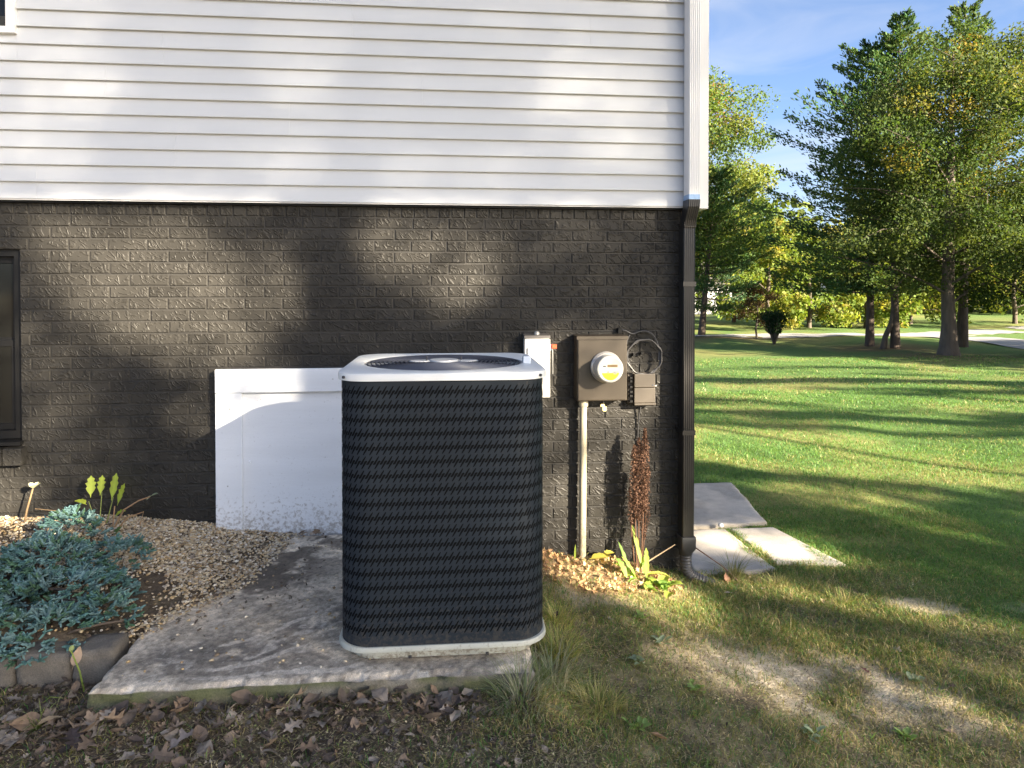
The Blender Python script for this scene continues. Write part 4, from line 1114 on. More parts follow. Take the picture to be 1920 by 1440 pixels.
# ------------------------------------------------------------------ shading trees outside the frame, crowns shaped to cast the dapples
# (u, w): where a point lands on the wall plane when slid along the sun's rays
def pxw(px, py):
    lat = (px - 960) / 1310; dx, dy = fx + fy * lat, fy - fx * lat; t = 4.2 / dy; return dx * t, 1.44 + t * (540 - py) / 1310
def E(u, w, px, py, rx, ry, rot=0., soft=.5):
    cu, cw_ = pxw(px, py); return ell(u, w, cu, cw_, rx * .00312, ry * .00318, rot, soft)
def light_at(u, w):
    """how much of the sun the crowns let through"""
    T = np.full(u.shape, .006)
    sid_ = S((w - 1.84) / .16)
    up = lambda e, v: np.maximum(T, e * v)
    n = fbm(u * 2.6 + w * 1.2, w * 2.6, 71, 3)
    # siding: veiled, with soft brighter patches
    T = np.maximum(T, sid_ * (.002 + .005 * S((n - .46) / .25)) * S((4.5 - w) / .6))
    for e in ((50, 190, 130, 150, 0, .062), (180, 25, 90, 65, 0, .042), (590, 130, 90, 70, 0, .042), (1110, 205, 170, 90, -.5, .085), (1180, 262, 115, 60, 0, .055), (1200, 15, 130, 45, 0, .035), (380, 310, 150, 40, 0, .036), (900, 345, 140, 36, 0, .04)):
        T = np.maximum(T, E(u, w, *e[:5]) * e[5])
    Ts = T.copy()
    # brick
    T = np.maximum(T, E(u, w, 305, 515, 245, 135, -.45, .36) * 1.0)
    T = np.maximum(T, E(u, w, 100, 560, 90, 260, 0, .6) * .22)
    T = np.maximum(T, E(u, w, 120, 760, 70, 170, 0, .6) * .25)
    T = np.maximum(T, E(u, w, 0, 925, 70, 55, 0, .5) * .9)
    T = np.maximum(T, E(u, w, 550, 500, 90, 50, 0, .6) * .14)
    T = np.maximum(T, E(u, w, 775, 452, 160, 90, -.35, .42) * .62)
    T = np.maximum(T, E(u, w, 850, 520, 60, 60, -.8, .5) * .7)
    T = np.maximum(T, E(u, w, 1200, 412, 75, 22, 0, .4) * .55)
    T = np.maximum(T, E(u, w, 1080, 470, 90, 60, 0, .6) * .12)
    # lit strip at the meter and the ground below it
    T = np.maximum(T, E(u, w, 1105, 735, 165, 118, 0, .22) * .6)
    T = np.maximum(T, E(u, w, 1110, 900, 145, 190, 0, .30) * .6)
    T = np.maximum(T, E(u, w, 1060, 1120, 150, 65, .1, .35) * 1.0)
    T = T * (1 - .4 * E(u, w, 1235, 655, 60, 70, .4, .5))
    T = T * (1 - .55 * E(u, w, 1245, 920, 60, 130, 0, .5))
    T = np.maximum(T, E(u, w, 470, 775, 130, 100, .5, .45) * .24)
    sm = S((w - 1.79) / .08) * S((2.2 - u) / .3); T = T * (1 - sm) + Ts * sm
    # foreground ground
    T = np.maximum(T, ell(u, w, 1.9, -.56, .45, .11, -.5, .6) * .6)
    T = np.maximum(T, np.maximum(ell(u, w, .70, -1.0, 1.5, .34, -.08, .6) * (.07 + .18 * S((n - .42) / .25)), ell(u, w, 4.6, .25, 2.4, .9, 0, .6) * (.02 + .06 * S((n - .45) / .2))))
    T = np.maximum(T, ell(u, w, .66, -1.02, .30, .10, -.15, .8) * .20)
    T = np.maximum(T, ell(u, w, 1.45, -.88, .35, .07, -.3, .7) * .3)
    T = np.maximum(T, ell(u, w, -.75, -.90, .30, .13, .2, .6) * .32)
    T = np.maximum(T, ell(u, w, -2.3, .12, .25, .12, .2, .6) * .5)
    T = np.maximum(T, ell(u, w, 2.62, -.13, .45, .16, 0, .35) * .95)
    # lawn: long streaks
    ln = S((u - 4.2) / 1.0)
    st1 = fbm(u * .26, w * 1.7 + u * .24, 81, 3)
    T = np.maximum(T, ln * S((st1 - .39) / .18) * .95)
    T = np.maximum(T, ell(u, w, 8.9, 1.42, 1.7, .24, -.2, .6) * .95)
    T = np.maximum(T, ell(u, w, 9.9, 2.5, 1.2, .22, -.1, .5) * .9)
    T = np.maximum(T, S((w - 6.2) / 1.2) * S((u - 10) / 3))
    return np.clip(T, .006, 1)
def shade_rows():
    us, ws, ss = [], [], []
    # fine foliage where the shade falls close by, coarser clumps for the shade far out on the lawn
    for a, um, uM, wm, wM, inner in ((.06, -4.0, 4.2, 1.8, 3.7, True), (.082, -4.0, 4.2, -1.7, 1.8, True), (.17, -5.0, 27.0, -1.9, 7.5, False)):
        nmax = int((uM - um) * (wM - wm) * 1.38 * 5.1 / (a * a * .62))
        u = um + (uM - um) * rng.random(nmax); w_ = wm + (wM - wm) * rng.random(nmax)
        keep = rng.random(nmax) < -np.log(light_at(u, w_)) / 5.15  # leaves kept where the wanted dapple pattern is dark
        if not inner: keep &= ~((u > -4.0) & (u < 4.2) & (w_ > -1.7) & (w_ < 3.7))
        us.append(u[keep]); ws.append(w_[keep]); ss.append(np.full(keep.sum(), a))
    u, w_, a = np.concatenate(us), np.concatenate(ws), np.concatenate(ss)
    t = 11.0 + 5.0 * rng.random(len(u)) + 7.0 * S((w_ - 1.75) / .12) * S((4.6 - u) / .5)
    Pp = np.stack([u + .92 * t, -t, w_ + .5 * t], -1)
    D = rand_dir(len(u)); s = a * (.8 + .4 * rng.random(len(u)))
    g = np.array(OAKG)[rng.integers(4, size=len(u))] * (.7 + .6 * rng.random((len(u), 1)))
    tx = np.array([11.7, 16.4, 20.5, 25.0, 29.5, 34.5, 39.5]); k = np.abs(Pp[:, 0][:, None] - tx[None]).argmin(1)
    labs = ['shade tree in front of the house, outside the frame, first from the house', 'second shade tree outside the frame', 'third shade tree outside the frame', 'fourth shade tree outside the frame', 'fifth shade tree outside the frame', 'sixth shade tree outside the frame', 'seventh shade tree outside the frame']
    for i, x0 in enumerate(tx):
        q = k == i; z0 = gz(x0, -13.5)
        t_ = thing('shade_tree', (x0, -13.5, z0), labs[i].replace('first from', 'nearest to'), 'tree', 'unseen shade trees beside the lawn')
        mb = MB(); mb.tube([(x0, -13.5, z0 - .2), (x0, -13.5, z0 + .3), (x0 + .1, -13.6, z0 + 3.5), (x0, -13.5, z0 + 8), (x0 + .2, -13.4, z0 + 11)], [.45, .32, .26, .16, .04] if i == 0 else [.3, .16, .12, .08, .03], 10, cap=False)
        pts = Pp[q]
        if len(pts):
            for r_ in range(10):
                e = pts[rng.integers(len(pts))]; hb = max(3.0, min(9.5, (e[2] - z0) * .75)); limb(mb, (x0, -13.5, z0 + hb), e, .045, .012, .2, 5)
        mb.build('trunk', M['bark'], t_, smooth=True)
        V, F, c = cards(pts, D[q], perp(D[q]), s[q] * 1.25, s[q] , g[q], .05)
        place('crown', fast_mesh('crown', V, [F], c), M['leaf'], t_)
shade_rows()
for i, (x, y, H, R) in enumerate([(27.5, 9.5, 7.5, 4.2), (32, 15, 7.5, 4.4), (30.5, 2.5, 9, 4.6), (37, 8, 9.5, 5)]):  # unseen trees added to shade the oaks and pines in view
    broad_tree('shade_tree', x, y, H, R, 1.8, .3, ['unseen shade tree right of the lawn nearest the oaks', 'unseen shade tree right of the lawn behind the oaks', 'unseen shade tree right of the lawn closest to the camera', 'unseen shade tree farthest right of the lawn'][i], 'tree', 9000, .30, OAKG, nl=14, group='unseen shade trees beside the lawn')

# ------------------------------------------------------------------ grass
def blades(px, py, h, wd, col, lean, zoff=0.0):
    n = len(px); base = np.stack([px, py, G(px, py) + zoff - .006], -1)
    a = rng.random(n) * 2 * np.pi; side = np.stack([np.cos(a), np.sin(a), np.zeros(n)], -1)
    b = rng.random(n) * 2 * np.pi; ld = np.stack([np.cos(b), np.sin(b), np.zeros(n)], -1) * (lean * (.4 + .9 * rng.random(n)))[:, None]
    up_ = np.array([0, 0, 1.0])
    h = np.asarray(h)[:, None]; wd = np.asarray(wd)[:, None]
    m1 = base + up_ * h * .55 + ld * h * .35; tp = base + up_ * h * (1 - .35 * np.clip(lean, 0, 1.6)[:, None]) + ld * h * 1.05
    V = np.stack([base - side * wd, base + side * wd, m1 - side * wd * .75, m1 + side * wd * .75, tp], 1).reshape(-1, 3)
    i = np.arange(n)[:, None] * 5
    q = i + np.array([[0, 1, 3, 2]]); t = i + np.array([[2, 3, 4]])
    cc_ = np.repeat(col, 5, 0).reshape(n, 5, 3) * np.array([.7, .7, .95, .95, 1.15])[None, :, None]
    return V, q, t, cc_.reshape(-1, 3)
class Acc:
    def __init__(s): s.V = []; s.Q = []; s.T = []; s.Cl = []; s.n = 0
    def add(s, V, q, t, c): s.V.append(V); s.Q.append(q + s.n); s.T.append(t + s.n); s.Cl.append(c); s.n += len(V)
    def build(s, name, mm): return place(name, fast_mesh(name, np.concatenate(s.V), [np.concatenate(s.Q), np.concatenate(s.T)], np.clip(np.concatenate(s.Cl), .003, .9)), mm)
def in_slab(x, y):
    return ((x > 1.5) & (x < 2.06) & (y > .03) & (y < 1.97)) | ((x > 1.5) & (x < 2.45 + (y - .84) * .18) & (y > .82) & (y < 1.92)) | ((x > 2.19) & (x < 2.5) & (y > .12) & (y < .76))
ac_ = Acc()
GREEN = np.array([(.11, .235, .05), (.085, .195, .05), (.145, .26, .055), (.095, .20, .06)]); STRAW = np.array([(.42, .34, .17), (.34, .27, .12), (.50, .42, .24)]); YG = np.array([(.24, .24, .06), (.19, .21, .055), (.28, .26, .09)])
def pick(pal, n): return pal[rng.integers(len(pal), size=n)] * (.75 + .5 * rng.random((n, 1)))
def house_clear(x, y): return (x > XC + .03) | (y < -.01)
def field(n, x0, x1, y0, y1, hmul=1.0, wmul=1.0, fade=.6, lowfade=True):
    x = x0 + (x1 - x0) * rng.random(n); y = y0 + (y1 - y0) * rng.random(n)
    nn, lit, lawn, sand, dark = zones(x, y)
    g2 = fbm(x * 1.4, y * 1.4, 91, 3); patch = fbm(x * 3.5, y * 3.5, 95, 4)
    d = .62 * lawn + (1 - lawn) * (.38 + .62 * S((patch - .40) / .2)) * .92
    d = d * (1 - .9 * np.clip(sand * 1.2, 0, 1)) * (1 - .80 * lit * S((.2 - x) / .4) * S((x + 1.75) / .25)) * (1 - .8 * np.clip(dark, 0, 1))
    d *= 1 - .9 * ell(x, y, .85, -.2, .6, .32, 0, .3)
    ef = S((x1 - x) / fade) * S((y1 - y) / fade)
    if lowfade: ef = ef * S((y - y0) / fade)
    d = d * ef
    k = (rng.random(n) < d) & house_clear(x, y) & ~pad_zone(x, y) & ~in_slab(x, y) & ~((x < -.8) & (y > -1.4))
    x, y, lawn, g2, patch = x[k], y[k], lawn[k], g2[k], patch[k]; m_ = len(x)
    col = pick(GREEN, m_)
    dry = np.clip((1 - lawn) * .68 + .28 * S((g2 - .5) / .2) * lawn + .05, 0, 1)
    r = rng.random(m_); ya = r < dry * .6; sa_ = rng.random(m_) < dry * .42
    col[ya] = pick(YG, ya.sum()); col[sa_] = pick(STRAW, sa_.sum())
    h = (.022 + .040 * rng.random(m_) ** 1.5) * hmul * (.7 + .6 * patch); 
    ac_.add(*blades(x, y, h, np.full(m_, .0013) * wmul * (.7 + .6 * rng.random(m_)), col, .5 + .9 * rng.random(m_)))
field(160000, -2.6, 3.4, -2.7, -.7, .95, 1.15, .5, False)
field(260000, .3, 4.6, -1.5, 1.5, .95, 1.15, .8)
field(150000, 1.55, 7.4, -1.9, 4.4, 1.0, 1.3, 1.0)
field(170000, 1.6, 13, 1.4, 10.5, 1.1, 2.3, 1.8)
field(110000, 2.0, 25, 6, 20, 1.2, 5.0, 2.5)
grass = ac_.build('grass', M['grass']); tag(grass, 'short patchy lawn grass, green beyond and straw coloured in front', 'grass', kind='stuff')

# taller tufts: long drooping blades
def tuft(name, x, y, n, h, sp, pal, label, droop=1.0, group=None, wd=.0014, bias=(0, 0)):
    z = gz(x, y); Vv = []; Q = []; T = []; Cl = []; b0 = 0
    for i in range(n):
        a = rng.random() * 6.28; r = sp * rng.random() ** .6; bx, by_ = x + r * math.cos(a) * .35, y + r * math.sin(a) * .35
        hh = h * (.45 + .65 * rng.random()); dr = droop * (.3 + .9 * rng.random()); da = a + rng.normal() * .5
        dx, dy = math.cos(da) + bias[0], math.sin(da) + bias[1]; sx, sy = -math.sin(da), math.cos(da); zb = gz(bx, by_)
        c = pal[rng.integers(len(pal))] * (.75 + .5 * rng.random()); ww = wd * (.6 + .8 * rng.random()); K = 5
        for k in range(K + 1):
            t = k / K; q = hh * dr * .8 * t ** 1.7; zz = zb + hh * (t - .42 * dr * t ** 2.2); w_ = ww * (1 - t ** 2 * .9)
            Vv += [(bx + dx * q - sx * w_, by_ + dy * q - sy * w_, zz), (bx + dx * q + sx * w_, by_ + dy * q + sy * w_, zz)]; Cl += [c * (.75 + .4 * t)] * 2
        for k in range(K): Q.append((b0 + 2 * k, b0 + 2 * k + 1, b0 + 2 * k + 3, b0 + 2 * k + 2))
        b0 += 2 * (K + 1)
    me = fast_mesh(name, np.array(Vv), [np.array(Q)], np.clip(np.array(Cl), .003, .9))
    o = place(name, me, M['grass'])
    return tag(o, label, 'grass tuft', group)
DRY = np.array([(.46, .40, .19), (.36, .34, .13), (.26, .30, .09)]); GREY = np.array([(.27, .30, .19), (.36, .34, .24), (.19, .24, .10)]); MIX = np.array([(.22, .30, .08), (.36, .36, .11), (.46, .40, .18)])
tuft('grass_tuft', 1.80, -.08, 130, .20, .16, np.array([(.20, .20, .09), (.12, .16, .06), (.28, .25, .13)]), 'spiky grass tuft in front of the pale walkway slabs', 1.0, None, .0018)
tuft('grass_tuft', .44, -1.50, 300, .17, .26, GREY, 'grey green drooping grass at the slab corner below the unit', 1.25, None, .0019)
tuft('grass_tuft', .50, -1.28, 300, .14, .24, MIX, 'yellowing grass tuft beside the right edge of the slab', 1.1, None)
tuft('grass_tuft', .30, -1.70, 230, .18, .26, GREY, 'long faded grass strands trailing in front of the slab', 1.4, None)
tuft('grass_tuft', .60, -1.62, 260, .11, .28, DRY, 'straw yellow grass patch at the bottom centre', 1.2, None)
tuft('grass_tuft', .55, -.95, 200, .11, .22, MIX, 'small yellow green grass patch right of the unit base', 1.0, None)
tuft('grass_tuft', -1.40, -1.62, 46, .10, .07, np.array([(.24, .27, .10), (.33, .33, .19), (.16, .21, .06)]), 'pale star shaped grass clump among leaves at lower left', 1.0, None, .0022)
tuft('grass_tuft', 2.02, -.20, 110, .09, .24, DRY, 'sunlit dry grass right of the spiky tuft', 1.1, None)
tuft('grass_tuft', 2.30, -.45, 110, .09, .26, MIX, 'yellow green grass band on the lawn edge', 1.0, None)
tuft('grass_tuft', .48, -.22, 70, .10, .16, np.array([(.40, .30, .13), (.30, .26, .10)]), 'sunlit straw grass right behind the unit', 1.2, None)

# ------------------------------------------------------------------ gravel
def pebbles():
    ph = (1 + 5 ** .5) / 2
    iv = unit(np.array([(-1, ph, 0), (1, ph, 0), (-1, -ph, 0), (1, -ph, 0), (0, -1, ph), (0, 1, ph), (0, -1, -ph), (0, 1, -ph), (ph, 0, -1), (ph, 0, 1), (-ph, 0, -1), (-ph, 0, 1)], float))
    it = np.array([(0, 11, 5), (0, 5, 1), (0, 1, 7), (0, 7, 10), (0, 10, 11), (1, 5, 9), (5, 11, 4), (11, 10, 2), (10, 7, 6), (7, 1, 8), (3, 9, 4), (3, 4, 2), (3, 2, 6), (3, 6, 8), (3, 8, 9), (4, 9, 5), (2, 4, 11), (6, 2, 10), (8, 6, 7), (9, 8, 1)])
    n = 50000
    x = -2.9 + 2.3 * rng.random(n); y = -1.28 + 1.28 * rng.random(n)
    s = xbed(y) - x; f = fbm(x * 5, y * 5, 101, 4)
    d = S((s + .10) / .14) * (.08 + .92 * S((y + .85 + (f - .5) * .5) / .35)) * (.25 + .75 * S((f - .38) / .2))
    d = np.maximum(d, .5 * S((.09 - np.abs(s - .02)) / .06) * S((y + 1.25) / .1))
    k = rng.random(n) < d * .9; x, y = x[k], y[k]
    # strays on the pad and in the soil
    m_ = 170; x = np.concatenate([x, -1.2 + 1.0 * rng.random(m_)]); y = np.concatenate([y, -1.56 + 1.5 * rng.random(m_)])
    n = len(x); z = np.maximum(G(x, y), np.where(pad_zone(x, y), .0, -9))
    sz = .0038 + .0050 * rng.random(n) ** 1.8
    # random orientation: rotate about z only, squash, jitter
    a = rng.random(n) * 6.28; ca, sa_ = np.cos(a), np.sin(a); scl = np.stack([1 + .5 * rng.random(n), .8 + .3 * rng.random(n), .55 + .3 * rng.random(n)], -1) * sz[:, None]
    jit = 1 + .22 * rng.normal(size=(n, 12, 1)); v = iv[None] * jit * scl[:, None]
    V = np.stack([v[..., 0] * ca[:, None] - v[..., 1] * sa_[:, None], v[..., 0] * sa_[:, None] + v[..., 1] * ca[:, None], v[..., 2]], -1)
    V += np.stack([x, y, z + sz * .3 + rng.random(n) * .006], -1)[:, None]
    pal = np.array([(.54, .43, .27), (.60, .51, .36), (.46, .33, .17), (.68, .62, .52), (.34, .24, .14), (.50, .43, .33), (.20, .155, .105)])
    col = pal[rng.choice(7, size=n, p=[.24, .2, .16, .12, .1, .1, .08])] * (.75 + .4 * rng.random((n, 1)))
    Ff = (np.arange(n)[:, None, None] * 12 + it[None]).reshape(-1, 3)
    o = place('gravel', fast_mesh('gravel', V.reshape(-1, 3), [Ff], np.clip(np.repeat(col, 12, 0), 0, .9), True), M['pebble'])
    tag(o, 'pale pea gravel spilling from the bed over the slab edge', 'gravel', kind='stuff')
pebbles()

# ------------------------------------------------------------------ fallen leaves
def leaf_mesh(kind, seed):
    r = random.Random(seed)
    if kind == 'oak':
        half = [(0, .0), (.035, .05), (.05, .16), (.16, .20), (.30, .26), (.20, .34), (.10, .38), (.13, .46), (.32, .52), (.38, .60), (.24, .63), (.11, .66), (.14, .74), (.22, .82), (.10, .86), (.05, .95), (0, 1.0)]
    else:
        half = [(0, 0), (.10, .08), (.24, .25), (.30, .42), (.26, .62), (.15, .82), (.05, .94), (0, 1)]
    half = [(w_ * (1 + r.uniform(-.15, .15)), t + r.uniform(-.012, .012)) for w_, t in half]
    cu, cs, tw_ = r.uniform(-.5, .8), r.uniform(.2, 1.0), r.uniform(-.5, .5)
    V = []; F = []
    def P_(xx, tt):
        z = cs * abs(xx) * .6 + cu * (tt - .5) ** 2 + tw_ * xx * (tt - .5) * 1.5 + .03 * math.sin(tt * 14 + seed) * abs(xx) * 3
        return (xx, tt - .5, z)
    n = len(half)
    for w_, t in half: V.append(P_(0, t))
    for w_, t in half: V.append(P_(w_, t))
    for w_, t in half: V.append(P_(-w_, t))
    for i in range(n - 1):
        F.append((i, n + i, n + i + 1, i + 1)); F.append((i, i + 1, 2 * n + i + 1, 2 * n + i))
    V += [(-.012, -.5, P_(0, 0)[2]), (.012, -.5, P_(0, 0)[2]), (.006, -.72, P_(0, 0)[2] + .03), (-.006, -.72, P_(0, 0)[2] + .03)]
    k = 3 * n; F.append((k, k + 1, k + 2, k + 3))
    return np.array(V, float), F
BROWN = np.array([(.16, .12, .09), (.22, .155, .105), (.12, .095, .075), (.26, .195, .14), (.34, .285, .23), (.22, .19, .16), (.085, .068, .058)])
lm = []
for s_ in range(10):
    V, F = leaf_mesh('oak' if s_ % 2 else 'oval', s_)
    for ci in range(3):
        c = BROWN[(s_ * 3 + ci) % 7]
        me = bpy.data.meshes.new('fallen_leaf'); me.from_pydata([tuple(v) for v in V], [], F)
        a = me.color_attributes.new('Col', 'FLOAT_COLOR', 'POINT'); cc_ = np.ones((len(V), 4), np.float32); cc_[:, :3] = c; a.data.foreach_set('color', cc_.ravel())
        me.materials.append(M['dead']); lm.append(me)
def topz(x, y): return max(gz(x, y), 0.0 if pad_zone(x, y) else -9)
def drop(x, y, s_, me=None, flat_=.35, lift=.010, parent=ground):
    o = bpy.data.objects.new('fallen_leaf', me or lm[random.randrange(len(lm))]); C.objects.link(o); o.parent = parent
    o.location = (x, y, topz(x, y) + lift); o.scale = (s_, s_, s_)
    o.rotation_euler = (random.gauss(0, flat_), random.gauss(0, flat_), random.uniform(0, 6.28)); return o
spots = []
for i in range(215):                                  # band in front of the slab
    spots.append((random.uniform(-1.5, .15), -1.60 - (abs(random.gauss(0, .10)) if i % 3 else random.uniform(0, .4)), random.choice([.04, .05, .06, .075, .09]) * random.uniform(.85, 1.15)))
for i in range(34): spots.append((random.uniform(-1.75, -1.27), random.uniform(-1.65, -1.36), random.uniform(.03, .06)))
for i in range(18): spots.append((random.uniform(-.95, -.3), random.uniform(-.12, -.045), random.uniform(.03, .06)))
for i in range(12): spots.append((random.uniform(.5, 2.4), random.uniform(-1.7, -.3), random.uniform(.03, .055)))
for i in range(14): spots.append((random.uniform(-1.4, -1.0), random.uniform(-1.1, -.3), random.uniform(.03, .06)))
for x, y, s_ in spots: drop(x, y, s_, lift=random.uniform(.006, .03))
def special(x, y, s_, kind, colr, seed, rz, flat_=(.15, .1), name='fallen_leaf', label=None, lift=.02):
    V, F = leaf_mesh(kind, seed); me = bpy.data.meshes.new(name); me.from_pydata([tuple(v) for v in V], [], F)
    a = me.color_attributes.new('Col', 'FLOAT_COLOR', 'POINT'); cc_ = np.ones((len(V), 4), np.float32); cc_[:, :3] = colr; a.data.foreach_set('color', cc_.ravel())
    me.materials.append(M['dead']); o = bpy.data.objects.new(name, me); C.objects.link(o)
    o.location = (x, y, topz(x, y) + lift); o.scale = (s_,) * 3; o.rotation_euler = (flat_[0], flat_[1], rz)
    tag(o, label, 'leaf', 'single fallen leaves that stand out'); return o
special(-.86, -1.78, .115, 'oak', (.30, .245, .21), 101, -1.0, (.25, -.1), label='large pale oak leaf lying at the bottom of the lawn', lift=.035)
special(-1.22, -1.75, .12, 'oak', (.075, .058, .055), 102, .6, (.1, .1), label='large dark oak leaf at the lower left corner', lift=.03)
special(-.33, -1.42, .075, 'oak', (.20, .085, .03), 103, 1.9, (.1, .35), label='curled rusty leaf on the slab beside the unit base', lift=.016)
special(1.67, -.31, .055, 'oval', (.55, .45, .42), 104, 1.5, (.1, .1), label='pale pinkish leaf lying on the grass, nearer the unit')
special(1.90, -.27, .055, 'oval', (.55, .47, .42), 105, 2.6, (.3, .2), label='pale pinkish leaf lying on the grass, nearer the walkway')
special(1.97, -1.15, .06, 'oak', (.11, .05, .045), 106, .5, (.2, .3), label='dark red brown leaf on the bare sandy patch')
special(.78, -1.78, .065, 'oval', (.35, .22, .13), 107, 1.2, (.2, .4), label='tan curled leaf in the grass at the bottom centre')
special(-1.40, -1.36, .07, 'oval', (.42, .31, .22), 108, .3, (1.0, .3), label='dry tan leaf caught on a stem before the edging blocks', lift=.12)
special(1.74, -.12, .07, 'oval', (.36, .20, .13), 109, .2, (.9, .2), label='brown leaf leaning in the spiky grass tuft', lift=.03)
def thatch():
    n = 60000
    x = np.concatenate([.35 + 2.6 * rng.random(n), -1.8 + 2.3 * rng.random(n // 3)]); y = np.concatenate([-2.1 + 2.2 * rng.random(n), -2.1 + .5 * rng.random(n // 3)])
    nn, lit, lawn, sand, dark = zones(x, y); f = fbm(x * 7, y * 7, 131, 3)
    k = (rng.random(len(x)) < (.25 + .75 * S((f - .35) / .25)) * (1 - .6 * np.clip(sand, 0, 1)) * (1 - .7 * lawn)) & house_clear(x, y) & ~pad_zone(x, y)
    x, y = x[k], y[k]; m_ = len(x); a = rng.random(m_) * 6.28
    D = unit(np.stack([np.cos(a), np.sin(a), rng.normal(size=m_) * .25], -1)); U = np.stack([-np.sin(a), np.cos(a), np.zeros(m_)], -1)
    pal = np.array([(.50, .42, .25), (.38, .31, .18), (.26, .20, .12), (.16, .12, .08), (.30, .30, .12), (.12, .10, .07)])
    short = rng.random(m_) < .4
    L_ = np.where(short, .006 + .008 * rng.random(m_), .018 + .03 * rng.random(m_)); W_ = np.where(short, .005 + .005 * rng.random(m_), .0022)
    V, F, c = cards(np.stack([x, y, G(x, y) + .003 + .008 * rng.random(m_)], -1), D, U, L_, W_, pal[rng.integers(6, size=m_)] * (.7 + .6 * rng.random((m_, 1))), .03)
    o = place('thatch', fast_mesh('thatch', V, [F], c), M['dead']); tag(o, 'dead straw and crumbs lying on the worn ground', 'thatch', kind='stuff')
thatch()
def litter():
    Vv = []; Ff = []; Cl = []; b = 0
    src = [leaf_mesh('oak' if k % 3 else 'oval', 200 + k) for k in range(6)]
    def put(x, y, s_, c, zl=.008, fl=.5):
        nonlocal b
        V, F = src[random.randrange(6)]
        Rm = np.array(Matrix.Rotation(random.uniform(0, 6.28), 3, 'Z') @ Matrix.Rotation(random.gauss(0, fl), 3, 'X') @ Matrix.Rotation(random.gauss(0, fl), 3, 'Y'))
        P_ = (V * s_) @ Rm.T + np.array([x, y, topz(x, y) + zl]); Vv.append(P_); Ff.extend([tuple(b + i for i in f) for f in F]); Cl.append(np.zeros((len(V), 3)) + c * random.uniform(.7, 1.3)); b += len(V)
    for i in range(1500): put(random.uniform(-1.7, .35), -1.59 - (abs(random.gauss(0, .14)) if i % 2 else random.uniform(0, .5)), random.uniform(.015, .042), BROWN[random.randrange(7)] * .9)
    for i in range(420): put(random.uniform(-2.0, -1.25), random.uniform(-1.65, -1.33), random.uniform(.015, .04), BROWN[random.randrange(7)] * .8)
    for i in range(620): put(random.uniform(-2.6, -.95), random.uniform(-1.25, -.06), random.uniform(.012, .034), BROWN[random.randrange(7)] * .7)
    for i in range(200): put(random.uniform(-1.3, -.6), random.uniform(-1.0, -.06), random.uniform(.008, .022), BROWN[random.randrange(7)] * .55)
    for i in range(520):
        a = random.uniform(0, 6.28); r = math.sqrt(random.random()); put(.85 + .55 * r * math.cos(a), -.25 + .28 * r * math.sin(a), random.uniform(.018, .045), np.array([(.46, .29, .14), (.38, .23, .12), (.52, .37, .19), (.26, .16, .09)][random.randrange(4)]), .012, .7)
    for i in range(260): put(random.uniform(.4, 2.6), random.uniform(-1.8, .0), random.uniform(.008, .022), BROWN[random.randrange(7)])
    me = bpy.data.meshes.new('leaf_litter'); me.from_pydata([tuple(v) for v in np.concatenate(Vv)], [], Ff)
    a = me.color_attributes.new('Col', 'FLOAT_COLOR', 'POINT'); cc_ = np.ones((b, 4), np.float32); cc_[:, :3] = np.clip(np.concatenate(Cl), .01, .8); a.data.foreach_set('color', cc_.ravel())
    o = place('leaf_litter', me, M['dead']); tag(o, 'crumbled brown leaf litter over the soil', 'leaf litter', kind='stuff')
litter()

